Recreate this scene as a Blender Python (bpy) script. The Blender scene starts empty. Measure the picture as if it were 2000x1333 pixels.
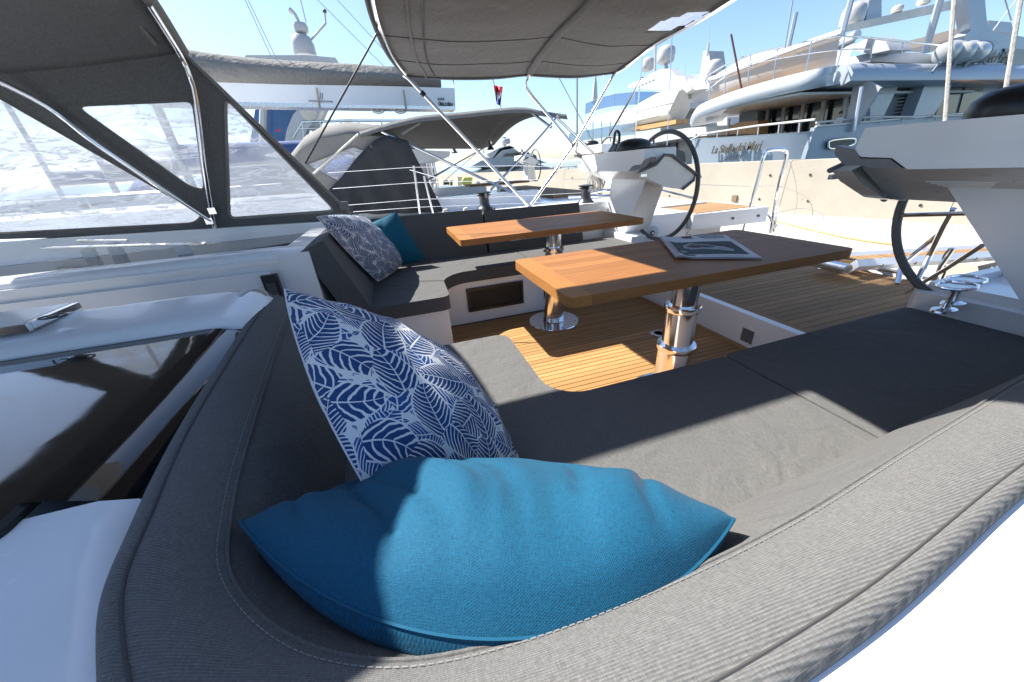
import bpy, bmesh, math, random
from mathutils import Vector, Matrix, noise
random.seed(7)
scene = bpy.context.scene
col = scene.collection
# ------------------------------------------------------------------ camera
FPX = 686.715                       # focal length in pixels of a 2000 px wide frame
CAMP = Vector((0, 0, 1.12))
RX = Vector((0.9504, -0.3049, -0.0601))   # camera right, up, back in the boat's axes (x aft, y to the far side, z up)
RY = Vector((0.1885, 0.4098, 0.8925))
RZ = RX.cross(RY).normalized(); RX = RY.cross(RZ).normalized(); RY = RZ.cross(RX)
cam = bpy.data.cameras.new('camera'); camo = bpy.data.objects.new('camera', cam); col.objects.link(camo)
cam.sensor_width = 36; cam.lens = FPX / 2000 * 36; cam.clip_start = 0.02; cam.clip_end = 30000
M = Matrix((RX, RY, RZ)).transposed().to_4x4(); M.translation = CAMP
camo.matrix_world = M
scene.camera = camo
# ------------------------------------------------------------------ sky and sun
SUN = Vector((-0.62, 0.60, 1.0)).normalized()      # towards the sun
elev = math.asin(SUN.z)
w = bpy.data.worlds.new('World'); scene.world = w; w.use_nodes = True
wn = w.node_tree
bg = wn.nodes['Background']
sky = wn.nodes.new('ShaderNodeTexSky'); sky.sky_type = 'NISHITA'; sky.sun_disc = False
sky.sun_elevation = elev; sky.sun_rotation = math.atan2(SUN.x, SUN.y)
sky.air_density = 1.0; sky.dust_density = 0.8; sky.ozone_density = 4.0
wn.links.new(sky.outputs[0], bg.inputs[0]); bg.inputs[1].default_value = 0.09
sl = bpy.data.lights.new('sun', 'SUN'); sl.energy = 5.0; sl.angle = math.radians(0.55); sl.color = (1, 0.95, 0.87)
so = bpy.data.objects.new('sun', sl); col.objects.link(so)
so.rotation_euler = SUN.to_track_quat('Z', 'Y').to_euler(); so.location = (0, 0, 30)
scene.view_settings.view_transform = 'Standard'; scene.view_settings.look = 'None'
scene.view_settings.exposure = 1.42; scene.view_settings.gamma = 1
scene.render.engine = 'CYCLES'
scene.cycles.max_bounces = 8; scene.cycles.transparent_max_bounces = 12
scene.render.resolution_x = 1024; scene.render.resolution_y = 682

# ------------------------------------------------------------------ helpers
def P(px, py, x=None, y=None, z=None, plane=None):
    """point of the place seen at a photo pixel, on a plane of known position"""
    d = RX * (px - 1000) - RY * (py - 666.5) - RZ * FPX
    if x is not None: t = (x - CAMP.x) / d.x
    elif y is not None: t = (y - CAMP.y) / d.y
    elif z is not None: t = (z - CAMP.z) / d.z
    else:
        n, q = plane; t = (q - CAMP).dot(n) / d.dot(n)
    return CAMP + d * t
YC = 1.73
def mir(p): return Vector((p[0], 2 * YC - p[1], p[2]))
def V(*a): return Vector(a)
def lerp(a, b, t): return a + (b - a) * t
def spl(pts, n=8, closed=False):
    pts = [Vector(p) for p in pts]; out = []
    N = len(pts); rng = N if closed else N - 1
    for i in range(rng):
        if closed: p0, p1, p2, p3 = pts[i-1], pts[i], pts[(i+1) % N], pts[(i+2) % N]
        else: p0, p1, p2, p3 = pts[max(i-1, 0)], pts[i], pts[i+1], pts[min(i+2, N-1)]
        for k in range(n):
            t = k / n
            out.append(0.5 * ((2*p1) + (p2-p0)*t + (2*p0-5*p1+4*p2-p3)*t*t + (3*p1-p0-3*p2+p3)*t**3))
    if not closed: out.append(pts[-1].copy())
    return out
def rnd_poly(pts, r, n=5):
    """round the corners of a plan polygon given as (x, y) or 3d points"""
    pts = [Vector(p) for p in pts]; out = []
    N = len(pts)
    for i in range(N):
        a, b, c = pts[i-1], pts[i], pts[(i+1) % N]
        rr = r[i] if isinstance(r, (list, tuple)) else r
        if rr <= 0: out.append(b); continue
        u = (a-b); v = (c-b); rr2 = min(rr, u.length*0.49, v.length*0.49)
        p = b + u.normalized()*rr2; q = b + v.normalized()*rr2
        for k in range(n+1):
            t = k/n; out.append((1-t)**2*p + 2*t*(1-t)*b + t*t*q)
    return out
class MB:
    def __init__(s): s.v = []; s.f = []; s.uv = None
    def add(s, vs, fs):
        o = len(s.v); s.v += [Vector(p) for p in vs]; s.f += [[i+o for i in f] for f in fs]; return s
    def hexa(s, p):      # bottom 4 then top 4
        return s.add(p, [(3,2,1,0),(4,5,6,7),(0,1,5,4),(1,2,6,5),(2,3,7,6),(3,0,4,7)])
    def box(s, x0, x1, y0, y1, z0, z1, m=None):
        p = [V(x0,y0,z0),V(x1,y0,z0),V(x1,y1,z0),V(x0,y1,z0),V(x0,y0,z1),V(x1,y0,z1),V(x1,y1,z1),V(x0,y1,z1)]
        if m: p = [m @ q for q in p]
        return s.hexa(p)
    def prism(s, poly, vec):
        n = len(poly); poly = [Vector(p) for p in poly]; vec = Vector(vec)
        nn = sum((poly[i].cross(poly[(i+1) % n]) for i in range(n)), Vector())
        if nn.dot(vec) < 0: poly = poly[::-1]
        fs = [list(range(n))[::-1], list(range(n, 2*n))]
        fs += [(i, (i+1) % n, n+(i+1) % n, n+i) for i in range(n)]
        return s.add(poly + [p+vec for p in poly], fs)
    def tube(s, pts, r, n=8, closed=False, sq=None):
        pts = [Vector(p) for p in pts]; N = len(pts)
        vs = []; fs = []; up = None
        for i in range(N):
            if closed: t = pts[(i+1) % N] - pts[i-1]
            else: t = pts[min(i+1, N-1)] - pts[max(i-1, 0)]
            t = t.normalized() if t.length > 1e-9 else V(0,0,1)
            if up is None:
                up = V(0,0,1) if abs(t.z) < 0.9 else V(1,0,0)
            a = up - t*up.dot(t)
            if a.length < 1e-5: a = t.orthogonal()
            a.normalize(); b = t.cross(a); up = a
            rr = r[i] if isinstance(r, (list, tuple)) else r
            for k in range(n):
                an = 2*math.pi*k/n
                ca, sa = math.cos(an)*rr, math.sin(an)*rr
                if sq: ca *= sq
                vs.append(pts[i] + a*ca + b*sa)
        for i in range(N if closed else N-1):
            j = (i+1) % N
            for k in range(n):
                l = (k+1) % n; fs.append((i*n+k, i*n+l, j*n+l, j*n+k))
        if not closed: fs += [list(range(n))[::-1], [(N-1)*n+k for k in range(n)]]
        return s.add(vs, fs)
    def lathe(s, prof, c=(0,0,0), n=24, m=None):
        c = Vector(c); vs = []; fs = []; k = len(prof)
        for i in range(n):
            a = 2*math.pi*i/n
            for r, z in prof:
                q = V(r*math.cos(a), r*math.sin(a), z)
                vs.append(c + (m @ q if m else q))
        for i in range(n):
            j = (i+1) % n
            for q in range(k-1): fs.append((i*k+q, j*k+q, j*k+q+1, i*k+q+1))
        if prof[0][0] > 1e-6: fs.append([i*k for i in range(n)][::-1])
        if prof[-1][0] > 1e-6: fs.append([i*k+k-1 for i in range(n)])
        return s.add(vs, fs)
    def grid(s, rows, closed_u=False, closed_v=False):
        a, b = len(rows), len(rows[0]); fs = []
        for i in range(a if closed_u else a-1):
            for j in range(b if closed_v else b-1):
                fs.append((i*b+j, ((i+1) % a)*b+j, ((i+1) % a)*b+(j+1) % b, i*b+(j+1) % b))
        return s.add([p for r in rows for p in r], fs)
    def build(s, name, mat, parent=None, bevel=0, seg=2, smooth=40, sub=0, solid=0, wn_=False, weld=False, uvs=None):
        me = bpy.data.meshes.new(name); bm = bmesh.new()
        vs = [bm.verts.new(p) for p in s.v]
        for f in s.f:
            try: bm.faces.new([vs[i] for i in f])
            except ValueError: pass
        if weld: bmesh.ops.remove_doubles(bm, verts=bm.verts, dist=1e-5)
        if bevel:
            ed = [e for e in bm.edges if len(e.link_faces) == 2 and e.calc_face_angle(0) > 0.6]
            bmesh.ops.bevel(bm, geom=ed, offset=bevel, segments=seg, profile=0.5, affect='EDGES', clamp_overlap=True)
        bmesh.ops.recalc_face_normals(bm, faces=bm.faces) if not uvs else None
        if uvs:
            L = bm.loops.layers.uv.new('UVMap'); bm.verts.index_update()
            for f in bm.faces:
                for l in f.loops: l[L].uv = uvs[l.vert.index]
        bm.to_mesh(me); bm.free()
        me.materials.append(mat)
        if smooth:
            for p in me.polygons: p.use_smooth = True
            me.set_sharp_from_angle(angle=math.radians(smooth))
        o = bpy.data.objects.new(name, me); col.objects.link(o)
        if solid:
            md = o.modifiers.new('solid', 'SOLIDIFY'); md.thickness = solid; md.offset = 0
        if sub:
            md = o.modifiers.new('sub', 'SUBSURF'); md.levels = sub; md.render_levels = sub
        if wn_: o.modifiers.new('wn', 'WEIGHTED_NORMAL').keep_sharp = True
        if parent: attach(o, parent)
        return o
def attach(o, parent):
    o.parent = parent
    o.matrix_parent_inverse = parent_world(parent).inverted()
def parent_world(p):
    m = p.matrix_basis.copy()
    if p.parent: m = parent_world(p.parent) @ p.matrix_parent_inverse @ m
    return m
def tag(o, label, cat, group=None):
    o['label'] = label; o['category'] = cat
    if group: o['group'] = group
    return o
def thing(name, label, cat, loc=(0,0,0), group=None):
    o = bpy.data.objects.new(name, None); col.objects.link(o); o.location = loc; o.empty_display_size = 0.1
    return tag(o, label, cat, group)
def struct(o): o['kind'] = 'structure'; return o
def kids(o): return [c for c in col.objects if c.parent == o]
def copy_tree(o, parent=None):
    c = o.copy(); col.objects.link(c)
    if parent: c.parent = parent
    for ch in kids(o): copy_tree(ch, c)
    return c
def fill_loops(name, outer, holes, mat, parent=None, solid=0.003):
    """flat cloth panel with window openings"""
    bm = bmesh.new(); es = []
    for lp in [outer] + holes:
        vs = [bm.verts.new(p) for p in lp]
        es += [bm.edges.new((vs[i], vs[(i+1) % len(vs)])) for i in range(len(vs))]
    bmesh.ops.triangle_fill(bm, edges=es, use_beauty=True, use_dissolve=False)
    bmesh.ops.recalc_face_normals(bm, faces=bm.faces)
    me = bpy.data.meshes.new(name); bm.to_mesh(me); bm.free(); me.materials.append(mat)
    o = bpy.data.objects.new(name, me); col.objects.link(o)
    if solid:
        md = o.modifiers.new('solid', 'SOLIDIFY'); md.thickness = solid; md.offset = 0
    if parent: attach(o, parent)
    return o
def text(name, s, mat, parent, size, m, extrude=0.004, shear=0.0, xs=1.0, bold=0):
    cu = bpy.data.curves.new(name, 'FONT'); cu.body = s; cu.size = size; cu.extrude = extrude; cu.shear = shear
    cu.align_x = 'CENTER'; cu.offset = bold
    t = bpy.data.objects.new('tmp', cu); col.objects.link(t)
    dg = bpy.context.evaluated_depsgraph_get(); dg.update()
    me = bpy.data.meshes.new_from_object(t.evaluated_get(dg)); bpy.data.objects.remove(t); bpy.data.curves.remove(cu)
    me.transform(Matrix.Diagonal((xs,1,1,1))); me.transform(m)
    me.materials.clear(); me.materials.append(mat)
    o = bpy.data.objects.new(name, me); col.objects.link(o)
    if parent: attach(o, parent)
    return o

# ------------------------------------------------------------------ materials
class NT:
    def __init__(s, name):
        s.m = bpy.data.materials.new(name); s.m.use_nodes = True; s.t = s.m.node_tree
        s.b = s.t.nodes['Principled BSDF']; s.out = s.t.nodes['Material Output']
    def n(s, kind, **kw):
        nd = s.t.nodes.new('ShaderNode' + kind)
        for k, v in kw.items(): setattr(nd, k, v)
        return nd
    def set(s, sock, v):
        if isinstance(v, bpy.types.NodeSocket): s.t.links.new(v, sock)
        else: sock.default_value = v
    def math(s, op, a, b=0.0, c=None, clamp=False):
        nd = s.n('Math', operation=op, use_clamp=clamp); s.set(nd.inputs[0], a); s.set(nd.inputs[1], b)
        if c is not None: s.set(nd.inputs[2], c)
        return nd.outputs[0]
    def coord(s, which='Object', scale=(1,1,1), rot=(0,0,0)):
        tc = s.n('TexCoord'); mp = s.n('Mapping'); mp.inputs['Scale'].default_value = scale; mp.inputs['Rotation'].default_value = rot
        s.t.links.new(tc.outputs[which], mp.inputs[0]); return mp.outputs[0]
    def noise(s, co, scale, detail=3, rough=0.5, out=0, dist=0.0):
        nd = s.n('TexNoise'); s.t.links.new(co, nd.inputs['Vector']); nd.inputs['Scale'].default_value = scale
        nd.inputs['Detail'].default_value = detail; nd.inputs['Roughness'].default_value = rough; nd.inputs['Distortion'].default_value = dist
        return nd.outputs[out]
    def ramp(s, fac, stops):
        nd = s.n('ValToRGB'); s.t.links.new(fac, nd.inputs[0]); e = nd.color_ramp.elements
        while len(e) < len(stops): e.new(0.5)
        for i, (p, c) in enumerate(stops): e[i].position = p; e[i].color = (*c, 1) if len(c) == 3 else c
        return nd.outputs[0]
    def mix(s, fac, a, b, mode='MIX'):
        nd = s.n('Mix', data_type='RGBA', blend_type=mode); s.set(nd.inputs[0], fac)
        for k, v in ((6, a), (7, b)):
            if isinstance(v, tuple) and len(v) == 3: v = (*v, 1)
            s.set(nd.inputs[k], v)
        return nd.outputs[2]
    def bump(s, h, strength=0.3, dist=0.01, prev=None):
        nd = s.n('Bump'); s.t.links.new(h, nd.inputs['Height']); nd.inputs['Strength'].default_value = strength; nd.inputs['Distance'].default_value = dist
        if prev is not None: s.t.links.new(prev, nd.inputs['Normal'])
        return nd.outputs[0]
    def fin(s, color=None, rough=None, metal=None, normal=None, spec=None, coat=None, sheen=None):
        B = s.b.inputs
        if color is not None: s.set(B['Base Color'], (*color, 1) if isinstance(color, tuple) and len(color) == 3 else color)
        if rough is not None: s.set(B['Roughness'], rough)
        if metal is not None: s.set(B['Metallic'], metal)
        if normal is not None: s.t.links.new(normal, B['Normal'])
        if spec is not None: s.set(B['Specular IOR Level'], spec)
        if coat is not None: s.set(B['Coat Weight'], coat); B['Coat Roughness'].default_value = 0.06
        if sheen is not None: s.set(B['Sheen Weight'], sheen)
        return s.m
def plain(name, c, rough=0.5, metal=0, spec=0.5, vary=0.08, scale=6, bump=0, coat=None, bscale=60):
    t = NT(name); co = t.coord()
    f = t.noise(co, scale, 4, 0.6)
    lo = tuple(max(0, v*(1-vary)) for v in c); hi = tuple(min(1, v*(1+vary)) for v in c)
    colr = t.ramp(f, [(0.3, lo), (0.7, hi)])
    rg = t.math('MULTIPLY_ADD', t.noise(co, scale*2.3, 3), 0.16, max(0.02, rough-0.08))
    nm = t.bump(t.noise(co, bscale, 3), bump, 0.004) if bump else None
    return t.fin(colr, rg, metal, nm, spec, coat)
def gelcoat(name, c=(0.83, 0.835, 0.84), rough=0.22):
    t = NT(name); co = t.coord()
    f = t.noise(co, 1.7, 5, 0.65); g = t.noise(co, 34, 4, 0.7)
    cc = t.ramp(f, [(0.25, tuple(v*0.93 for v in c)), (0.75, c)])
    dirt = t.ramp(g, [(0.66, (0, 0, 0)), (0.8, (1, 1, 1))])
    cc = t.mix(t.math('MULTIPLY', dirt, 0.10), cc, (0.45, 0.43, 0.40))
    nm = t.bump(t.noise(co, 5, 2), 0.05, 0.01)
    return t.fin(cc, t.math('MULTIPLY_ADD', g, 0.2, rough-0.08), 0, nm, 0.5, 0.3)
def fabric(name, c, rib=0.0, weave=900, dirx=True, vary=0.16, ribw=260, wr=0.0, rough=0.9):
    """woven outdoor cloth; rib = strength of the cord that runs along the boat"""
    t = NT(name); co = t.coord()
    st = t.coord(scale=(1, 9, 9)); sp = t.coord(scale=(9, 1, 1))
    f1 = t.noise(st, weave*0.14, 2, 0.6); f2 = t.noise(sp, weave*0.14, 2, 0.6); big = t.noise(co, 3.0, 4, 0.6)
    mel = t.math('ADD', t.math('MULTIPLY', f1, 0.5), t.math('MULTIPLY', f2, 0.5))
    cc = t.ramp(mel, [(0.36, tuple(v*(1-2.2*vary) for v in c)), (0.64, tuple(v*(1+2.2*vary) for v in c))])
    cc = t.mix(t.math('MULTIPLY', big, 0.22), cc, tuple(v*0.7 for v in c))
    h = mel; nm = t.bump(mel, 0.35, 0.0012)
    if rib:
        sx = t.n('SeparateXYZ'); t.t.links.new(co, sx.inputs[0])
        yz = t.math('ADD', sx.outputs[1], t.math('MULTIPLY', sx.outputs[2], -0.8))
        yz = t.math('ADD', yz, t.math('MULTIPLY', sx.outputs[0], 0.07))
        yz = t.math('ADD', yz, t.math('MULTIPLY', t.noise(co, 6, 2), 0.006))
        wv = t.math('SINE', t.math('MULTIPLY', yz, 2*math.pi*ribw))
        w01 = t.math('MULTIPLY_ADD', wv, 0.5, 0.5)
        cc = t.mix(t.math('MULTIPLY', t.math('SUBTRACT', 1.0, w01), 0.62*rib), cc, tuple(v*0.25 for v in c))
        nm = t.bump(w01, 0.6*rib, 0.002, nm)
    if wr:
        nm = t.bump(t.noise(t.coord(scale=(1, 1, 1)), 7, 3, 0.5, 0, 0.8), wr, 0.03, nm)
    return t.fin(cc, rough, 0, nm, 0.2, None, 0.03)
def teak(name, c1, c2, rough=0.42, varn=0.0, grey=0.0, ax=0):
    t = NT(name); oi = t.n('ObjectInfo')
    tc = t.n('TexCoord'); ad = t.n('VectorMath', operation='ADD'); t.t.links.new(tc.outputs['Object'], ad.inputs[0])
    cr = t.n('CombineXYZ'); t.set(cr.inputs[0], t.math('MULTIPLY', oi.outputs['Random'], 37.0)); t.set(cr.inputs[1], t.math('MULTIPLY', oi.outputs['Random'], 11.0))
    t.t.links.new(cr.outputs[0], ad.inputs[1])
    def mp(sc):
        m = t.n('Mapping'); m.inputs['Scale'].default_value = sc if ax == 0 else (sc[1], sc[0], sc[2]); t.t.links.new(ad.outputs[0], m.inputs[0]); return m.outputs[0]
    g1 = t.noise(mp((1.4, 26, 26)), 3.2, 5, 0.65, 0, 0.5); g2 = t.noise(mp((5, 160, 160)), 2.0, 3, 0.6); g3 = t.noise(mp((1.1, 5, 5)), 1.3, 3)
    mix = t.math('ADD', t.math('MULTIPLY', g1, 0.62), t.math('MULTIPLY', g2, 0.38))
    cc = t.ramp(mix, [(0.30, c2), (0.52, c1), (0.72, tuple(min(1, v*1.22) for v in c1))])
    cc = t.mix(t.math('MULTIPLY', oi.outputs['Random'], 0.75), cc, tuple(v*0.58 for v in c1))
    if grey: cc = t.mix(t.math('MULTIPLY', g3, grey), cc, (0.20, 0.18, 0.15))
    nm = t.bump(g2, 0.12, 0.002)
    return t.fin(cc, t.math('MULTIPLY_ADD', g1, 0.2, rough-0.1), 0, nm, 0.25, varn)
WHITE = gelcoat('gelcoat')
CHROME = plain('polished_steel', (0.80, 0.80, 0.81), 0.13, 1, vary=0.04, scale=14)
STEEL = plain('brushed_steel', (0.62, 0.62, 0.63), 0.26, 1, vary=0.06)
BLACK = plain('black_plastic', (0.012, 0.012, 0.014), 0.38, bump=0.05)
RUBBER = plain('caulking', (0.012, 0.011, 0.010), 0.6)
DKGREY = plain('dark_grey_coat', (0.06, 0.063, 0.07), 0.4, bump=0.1)
WINCHM = plain('winch_anodised', (0.075, 0.08, 0.092), 0.33, 0.6)
ALUGREY = plain('grey_aluminium', (0.16, 0.16, 0.165), 0.4, 0.2)
GREYT = plain('leather_grip', (0.10, 0.105, 0.10), 0.55, bump=0.2, bscale=300)
TEAK = teak('teak_fresh', (0.44, 0.245, 0.098), (0.27, 0.135, 0.048), 0.58)
TEAKW = teak('teak_worn', (0.36, 0.215, 0.10), (0.22, 0.12, 0.05), 0.7, grey=0.10)
TEAKT = teak('teak_varnished', (0.345, 0.150, 0.050), (0.19, 0.072, 0.020), 0.5, 0.0)
TEAKE = teak('teak_varnished_end', (0.40, 0.175, 0.050), (0.27, 0.10, 0.024), 0.5, 0.0, ax=1)
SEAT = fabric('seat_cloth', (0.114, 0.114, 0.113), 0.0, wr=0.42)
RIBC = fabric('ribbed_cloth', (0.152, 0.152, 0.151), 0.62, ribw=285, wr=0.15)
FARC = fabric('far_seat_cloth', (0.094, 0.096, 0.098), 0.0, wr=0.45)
CANVD = fabric('canvas_dark', (0.045, 0.045, 0.046), 0.0, weave=500, wr=0.5)  # darker copy of the canvas; underside shade of the neighbour's bimini is in its colour
CANV = fabric('canvas', (0.142, 0.143, 0.143), 0.0, weave=500, wr=0.4)
CANVL = fabric('canvas_light', (0.20, 0.195, 0.185), 0.0, weave=500, wr=0.35)
CANVS = fabric('sail_canvas', (0.20, 0.195, 0.185), 0.0, weave=300, wr=1.0)
def concrete(name, c=(0.42, 0.385, 0.325)):
    t = NT(name); co = t.coord()
    a = t.noise(co, 0.7, 6, 0.7); b = t.noise(co, 11, 5, 0.7); vo = t.n('TexVoronoi'); t.t.links.new(co, vo.inputs['Vector']); vo.inputs['Scale'].default_value = 7
    pits = t.math('LESS_THAN', vo.outputs['Distance'], 0.055)
    cc = t.ramp(a, [(0.3, tuple(v*0.86 for v in c)), (0.7, tuple(v*1.08 for v in c))])
    cc = t.mix(t.math('MULTIPLY', b, 0.3), cc, tuple(v*0.7 for v in c))
    cc = t.mix(t.math('MULTIPLY', pits, 0.7), cc, (0.12, 0.11, 0.09))
    return t.fin(cc, 0.85, 0, t.bump(b, 0.25, 0.01), 0.2)
CONC = concrete('concrete')
def vinyl(name, haze=0.85, tint=(0.90, 0.93, 0.98), wr=1.0):
    """clear sheet, creased and a little milky"""
    t = NT(name); co = t.coord()
    tr = t.n('BsdfTransparent'); tr.inputs[0].default_value = (*tint, 1)
    gl = t.n('BsdfGlossy'); gl.inputs['Roughness'].default_value = 0.10
    df = t.n('BsdfDiffuse'); df.inputs[0].default_value = (0.58, 0.61, 0.66, 1)
    tl = t.n('BsdfTranslucent'); tl.inputs[0].default_value = (0.30, 0.33, 0.38, 1)
    st = t.coord(scale=(1, 1, 2.0), rot=(0.2, 0.75, 0.2))
    n1 = t.noise(st, 1.5*wr, 3, 0.5, 0, 1.2); n2 = t.noise(t.coord(scale=(1, 1, 5), rot=(0.1, 0.9, 0)), 3.0, 3, 0.55, 0, 1.1); n3 = t.noise(co, 1.3, 2, 0.5)
    rid = t.math('ABSOLUTE', t.math('MULTIPLY_ADD', n2, 2.0, -1.0))
    crease = t.ramp(rid, [(0.0, (1, 1, 1)), (0.08, (0, 0, 0))])
    nm = t.bump(n1, 0.5, 0.12)
    t.t.links.new(nm, gl.inputs['Normal']); t.t.links.new(nm, df.inputs['Normal'])
    m1 = t.n('MixShader'); m1.inputs[0].default_value = 0.5; t.t.links.new(df.outputs[0], m1.inputs[1]); t.t.links.new(tl.outputs[0], m1.inputs[2])
    m2 = t.n('MixShader'); m2.inputs[0].default_value = 0.14; t.t.links.new(m1.outputs[0], m2.inputs[1]); t.t.links.new(gl.outputs[0], m2.inputs[2])
    sc = t.ramp(n1, [(0.30, (0.40,)*3), (0.66, (1,)*3)])
    fac = t.math('MULTIPLY', t.math('MULTIPLY_ADD', n3, 0.5, 0.75), t.math('MULTIPLY', sc, haze))
    fac = t.math('ADD', fac, t.math('MULTIPLY', crease, 0.65*haze), clamp=True)
    m3 = t.n('MixShader'); t.t.links.new(fac, m3.inputs[0]); t.t.links.new(tr.outputs[0], m3.inputs[1]); t.t.links.new(m2.outputs[0], m3.inputs[2])
    t.t.links.new(m3.outputs[0], t.out.inputs[0]); return t.m
VINYL = vinyl('clear_vinyl', 0.8)
VINYLC = vinyl('clearer_vinyl', 0.25)
def glossblack():
    t = NT('black_acrylic'); co = t.coord(); n = t.noise(co, 3, 3)
    return t.fin((0.006, 0.006, 0.007), t.math('MULTIPLY_ADD', t.noise(co, 40, 3), 0.05, 0.02), 0, t.bump(n, 0.04, 0.02), 0.9)
GLOSSB = glossblack()
DGLASS = plain('dark_glass', (0.02, 0.024, 0.03), 0.06, 0, 0.8, 0.2)
SHIPW = plain('ship_white', (0.44, 0.44, 0.435), 0.25, vary=0.04, scale=0.6, coat=0.3)
SHIPS = plain('ship_silver', (0.34, 0.385, 0.44), 0.35, 0.1, vary=0.025, scale=0.2, coat=0.3)
SHIPC = plain('ship_pale_silver', (0.40, 0.425, 0.455), 0.3, 0.1, vary=0.02, scale=0.3, coat=0.3)
SHIPB = plain('ship_beige', (0.62, 0.56, 0.46), 0.7, vary=0.08, scale=2)
SHIPG = plain('ship_grey', (0.36, 0.37, 0.38), 0.4)
SHIPWOOD = plain('ship_wood', (0.42, 0.24, 0.09), 0.4, vary=0.2, scale=4)
ROPE = plain('rope', (0.45, 0.44, 0.41), 0.9, vary=0.3, scale=60, bump=0.6, bscale=200)
# ================================================================== the setting
def water_mat():
    t = NT('sea_water'); co = t.coord()
    nm = t.bump(t.noise(co, 0.9, 6, 0.6), 0.5, 0.25)
    return t.fin((0.02, 0.06, 0.085), 0.08, 0, nm, 0.5)
struct(MB().box(-6000, 9000, -6000, 12000, -3, -1.6).build('sea', water_mat(), smooth=0))
QZ = -0.6
def wall_x(y): return 12.55 - 0.241 * y
qb = MB()
qp = [V(4.9, -25, QZ), V(wall_x(-25), -25, QZ), V(wall_x(70), 70, QZ), V(-8.5, 70, QZ), V(-4.0, 50, QZ), V(4.9, 12.5, QZ)]
struct(qb.prism(qp, (0, 0, -1.6)).build('quay', concrete('quay_concrete', (0.46, 0.43, 0.37)), smooth=0))
qw = thing('quay_wall', 'long pale concrete breakwater wall running behind the quay', 'wall', (wall_x(6), 6, QZ))
y = -8.0; k = 0
while y < 60:
    L = 3.2 if y < 25 else 6.4
    a, b = y + 0.006, y + L - 0.006
    h = 1.35 + 0.01 * ((k * 7) % 3)
    MB().hexa([V(wall_x(a), a, QZ), V(wall_x(a)+0.55, a, QZ), V(wall_x(b)+0.55, b, QZ), V(wall_x(b), b, QZ),
               V(wall_x(a)+0.04, a, QZ+h), V(wall_x(a)+0.55, a, QZ+h), V(wall_x(b)+0.55, b, QZ+h), V(wall_x(b)+0.04, b, QZ+h)]).build('panel', CONC, qw, bevel=0.012, seg=1, smooth=0)
    if y < 16:
        for zz in (0.35, 1.0):
            for dy in (0.5, 2.6):
                yy = y + dy + 0.2 * math.sin(k * 3 + zz)
                MB().lathe([(0.0, 0), (0.032, 0), (0.032, 0.006), (0, 0.006)], (wall_x(yy) + 0.028 * zz/1.35 - 0.008, yy, QZ + zz), 8, Matrix.Rotation(math.radians(90), 3, 'Y')).build('tie_hole', RUBBER, qw)
    y += L; k += 1
pb = P(1434, 388, plane=(V(1, 0.241, 0), V(12.55, 0, 0)))
MB().box(pb.x-0.012, pb.x+0.1, pb.y-0.09, pb.y+0.09, pb.z-0.09, pb.z+0.09).build('socket_recess', plain('recess', (0.16, 0.12, 0.07), 0.8), qw)
# far shore
hb = MB(); rows = []
for j, (d, hf) in enumerate(((9000, 0), (9600, 1), (10500, 0.4))):
    r = []
    for i in range(60):
        a = math.radians(-75 + i * 2.6); hh = 230 * hf * (0.45 + 0.55 * noise.noise(V(i*0.17, j*0.3, 2)) + 0.35 * noise.noise(V(i*0.5, 3, 1)))
        r.append(V(d*math.sin(a), d*math.cos(a), -3 + max(2, hh)))
    rows.append(r)
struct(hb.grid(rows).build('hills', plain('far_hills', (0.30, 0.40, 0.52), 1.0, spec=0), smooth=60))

# ------------------------------------------------------------------ own boat: mouldings
SOLE = 0.0
DK = 0.20
def slab(name, poly, z0, z1, mat=WHITE, parent=None, bevel=0.02, seg=3, kind=True, m=False):
    pl = [mir((p[0], p[1], 0)) if m else V(p[0], p[1], 0) for p in poly]
    o = MB().prism([V(p.x, p.y, z0) for p in pl], (0, 0, z1 - z0)).build(name, mat, parent, bevel=bevel, seg=seg, smooth=50, wn_=True)
    if kind and not parent: struct(o)
    return o
# subfloor (caulking shows between the planks)
fl = struct(MB().box(-0.4, 1.955, 0.4, 3.0, -0.08, -0.006).build('cockpit_floor', RUBBER, smooth=0))
pw = 0.0402; y = 0.62; k = 0
base = None
while y < 2.575:
    o = MB().box(0.0, 1.915, y+0.0024, y+pw-0.0024, -0.005, 0.0).build('plank', TEAK, None, bevel=0.0012, seg=1, smooth=0) if base is None else None
    if o: base = o; base_y = y
    else:
        o = base.copy(); col.objects.link(o); o.location.y = y - base_y
    attach(o, fl); y += pw
MB().box(1.919, 1.953, 0.6, 2.59, -0.005, 0.001).build('margin_board', TEAK, fl, bevel=0.0012, seg=1, smooth=0)
dk = struct(MB().box(2.0, 3.48, -0.4, 3.9, 0.05, DK - 0.006).build('aft_deck', RUBBER, smooth=0))
pw = 0.054; y = 0.42; base = None
while y < 3.05:
    if base is None:
        o = base = MB().box(2.062, 3.44, y+0.002, y+pw-0.002, DK-0.005, DK).build('plank', TEAKW, None, bevel=0.0012, seg=1, smooth=0); base_y = y
    else:
        o = base.copy(); col.objects.link(o); o.location.y = y - base_y
    attach(o, dk); y += pw
MB().box(2.012, 2.058, 0.42, 3.05, DK-0.005, DK+0.001).build('margin_board', TEAKW, dk, bevel=0.0012, seg=1, smooth=0)
# step between the two floors
st = struct(MB().box(1.957, 2.008, 0.55, 2.95, -0.05, DK + 0.004).build('step_riser', WHITE, bevel=0.012, seg=3))
MB().box(1.9535, 1.958, 1.42, 1.50, 0.03, 0.115).build('latch_plate', ALUGREY, st, bevel=0.002)
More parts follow.
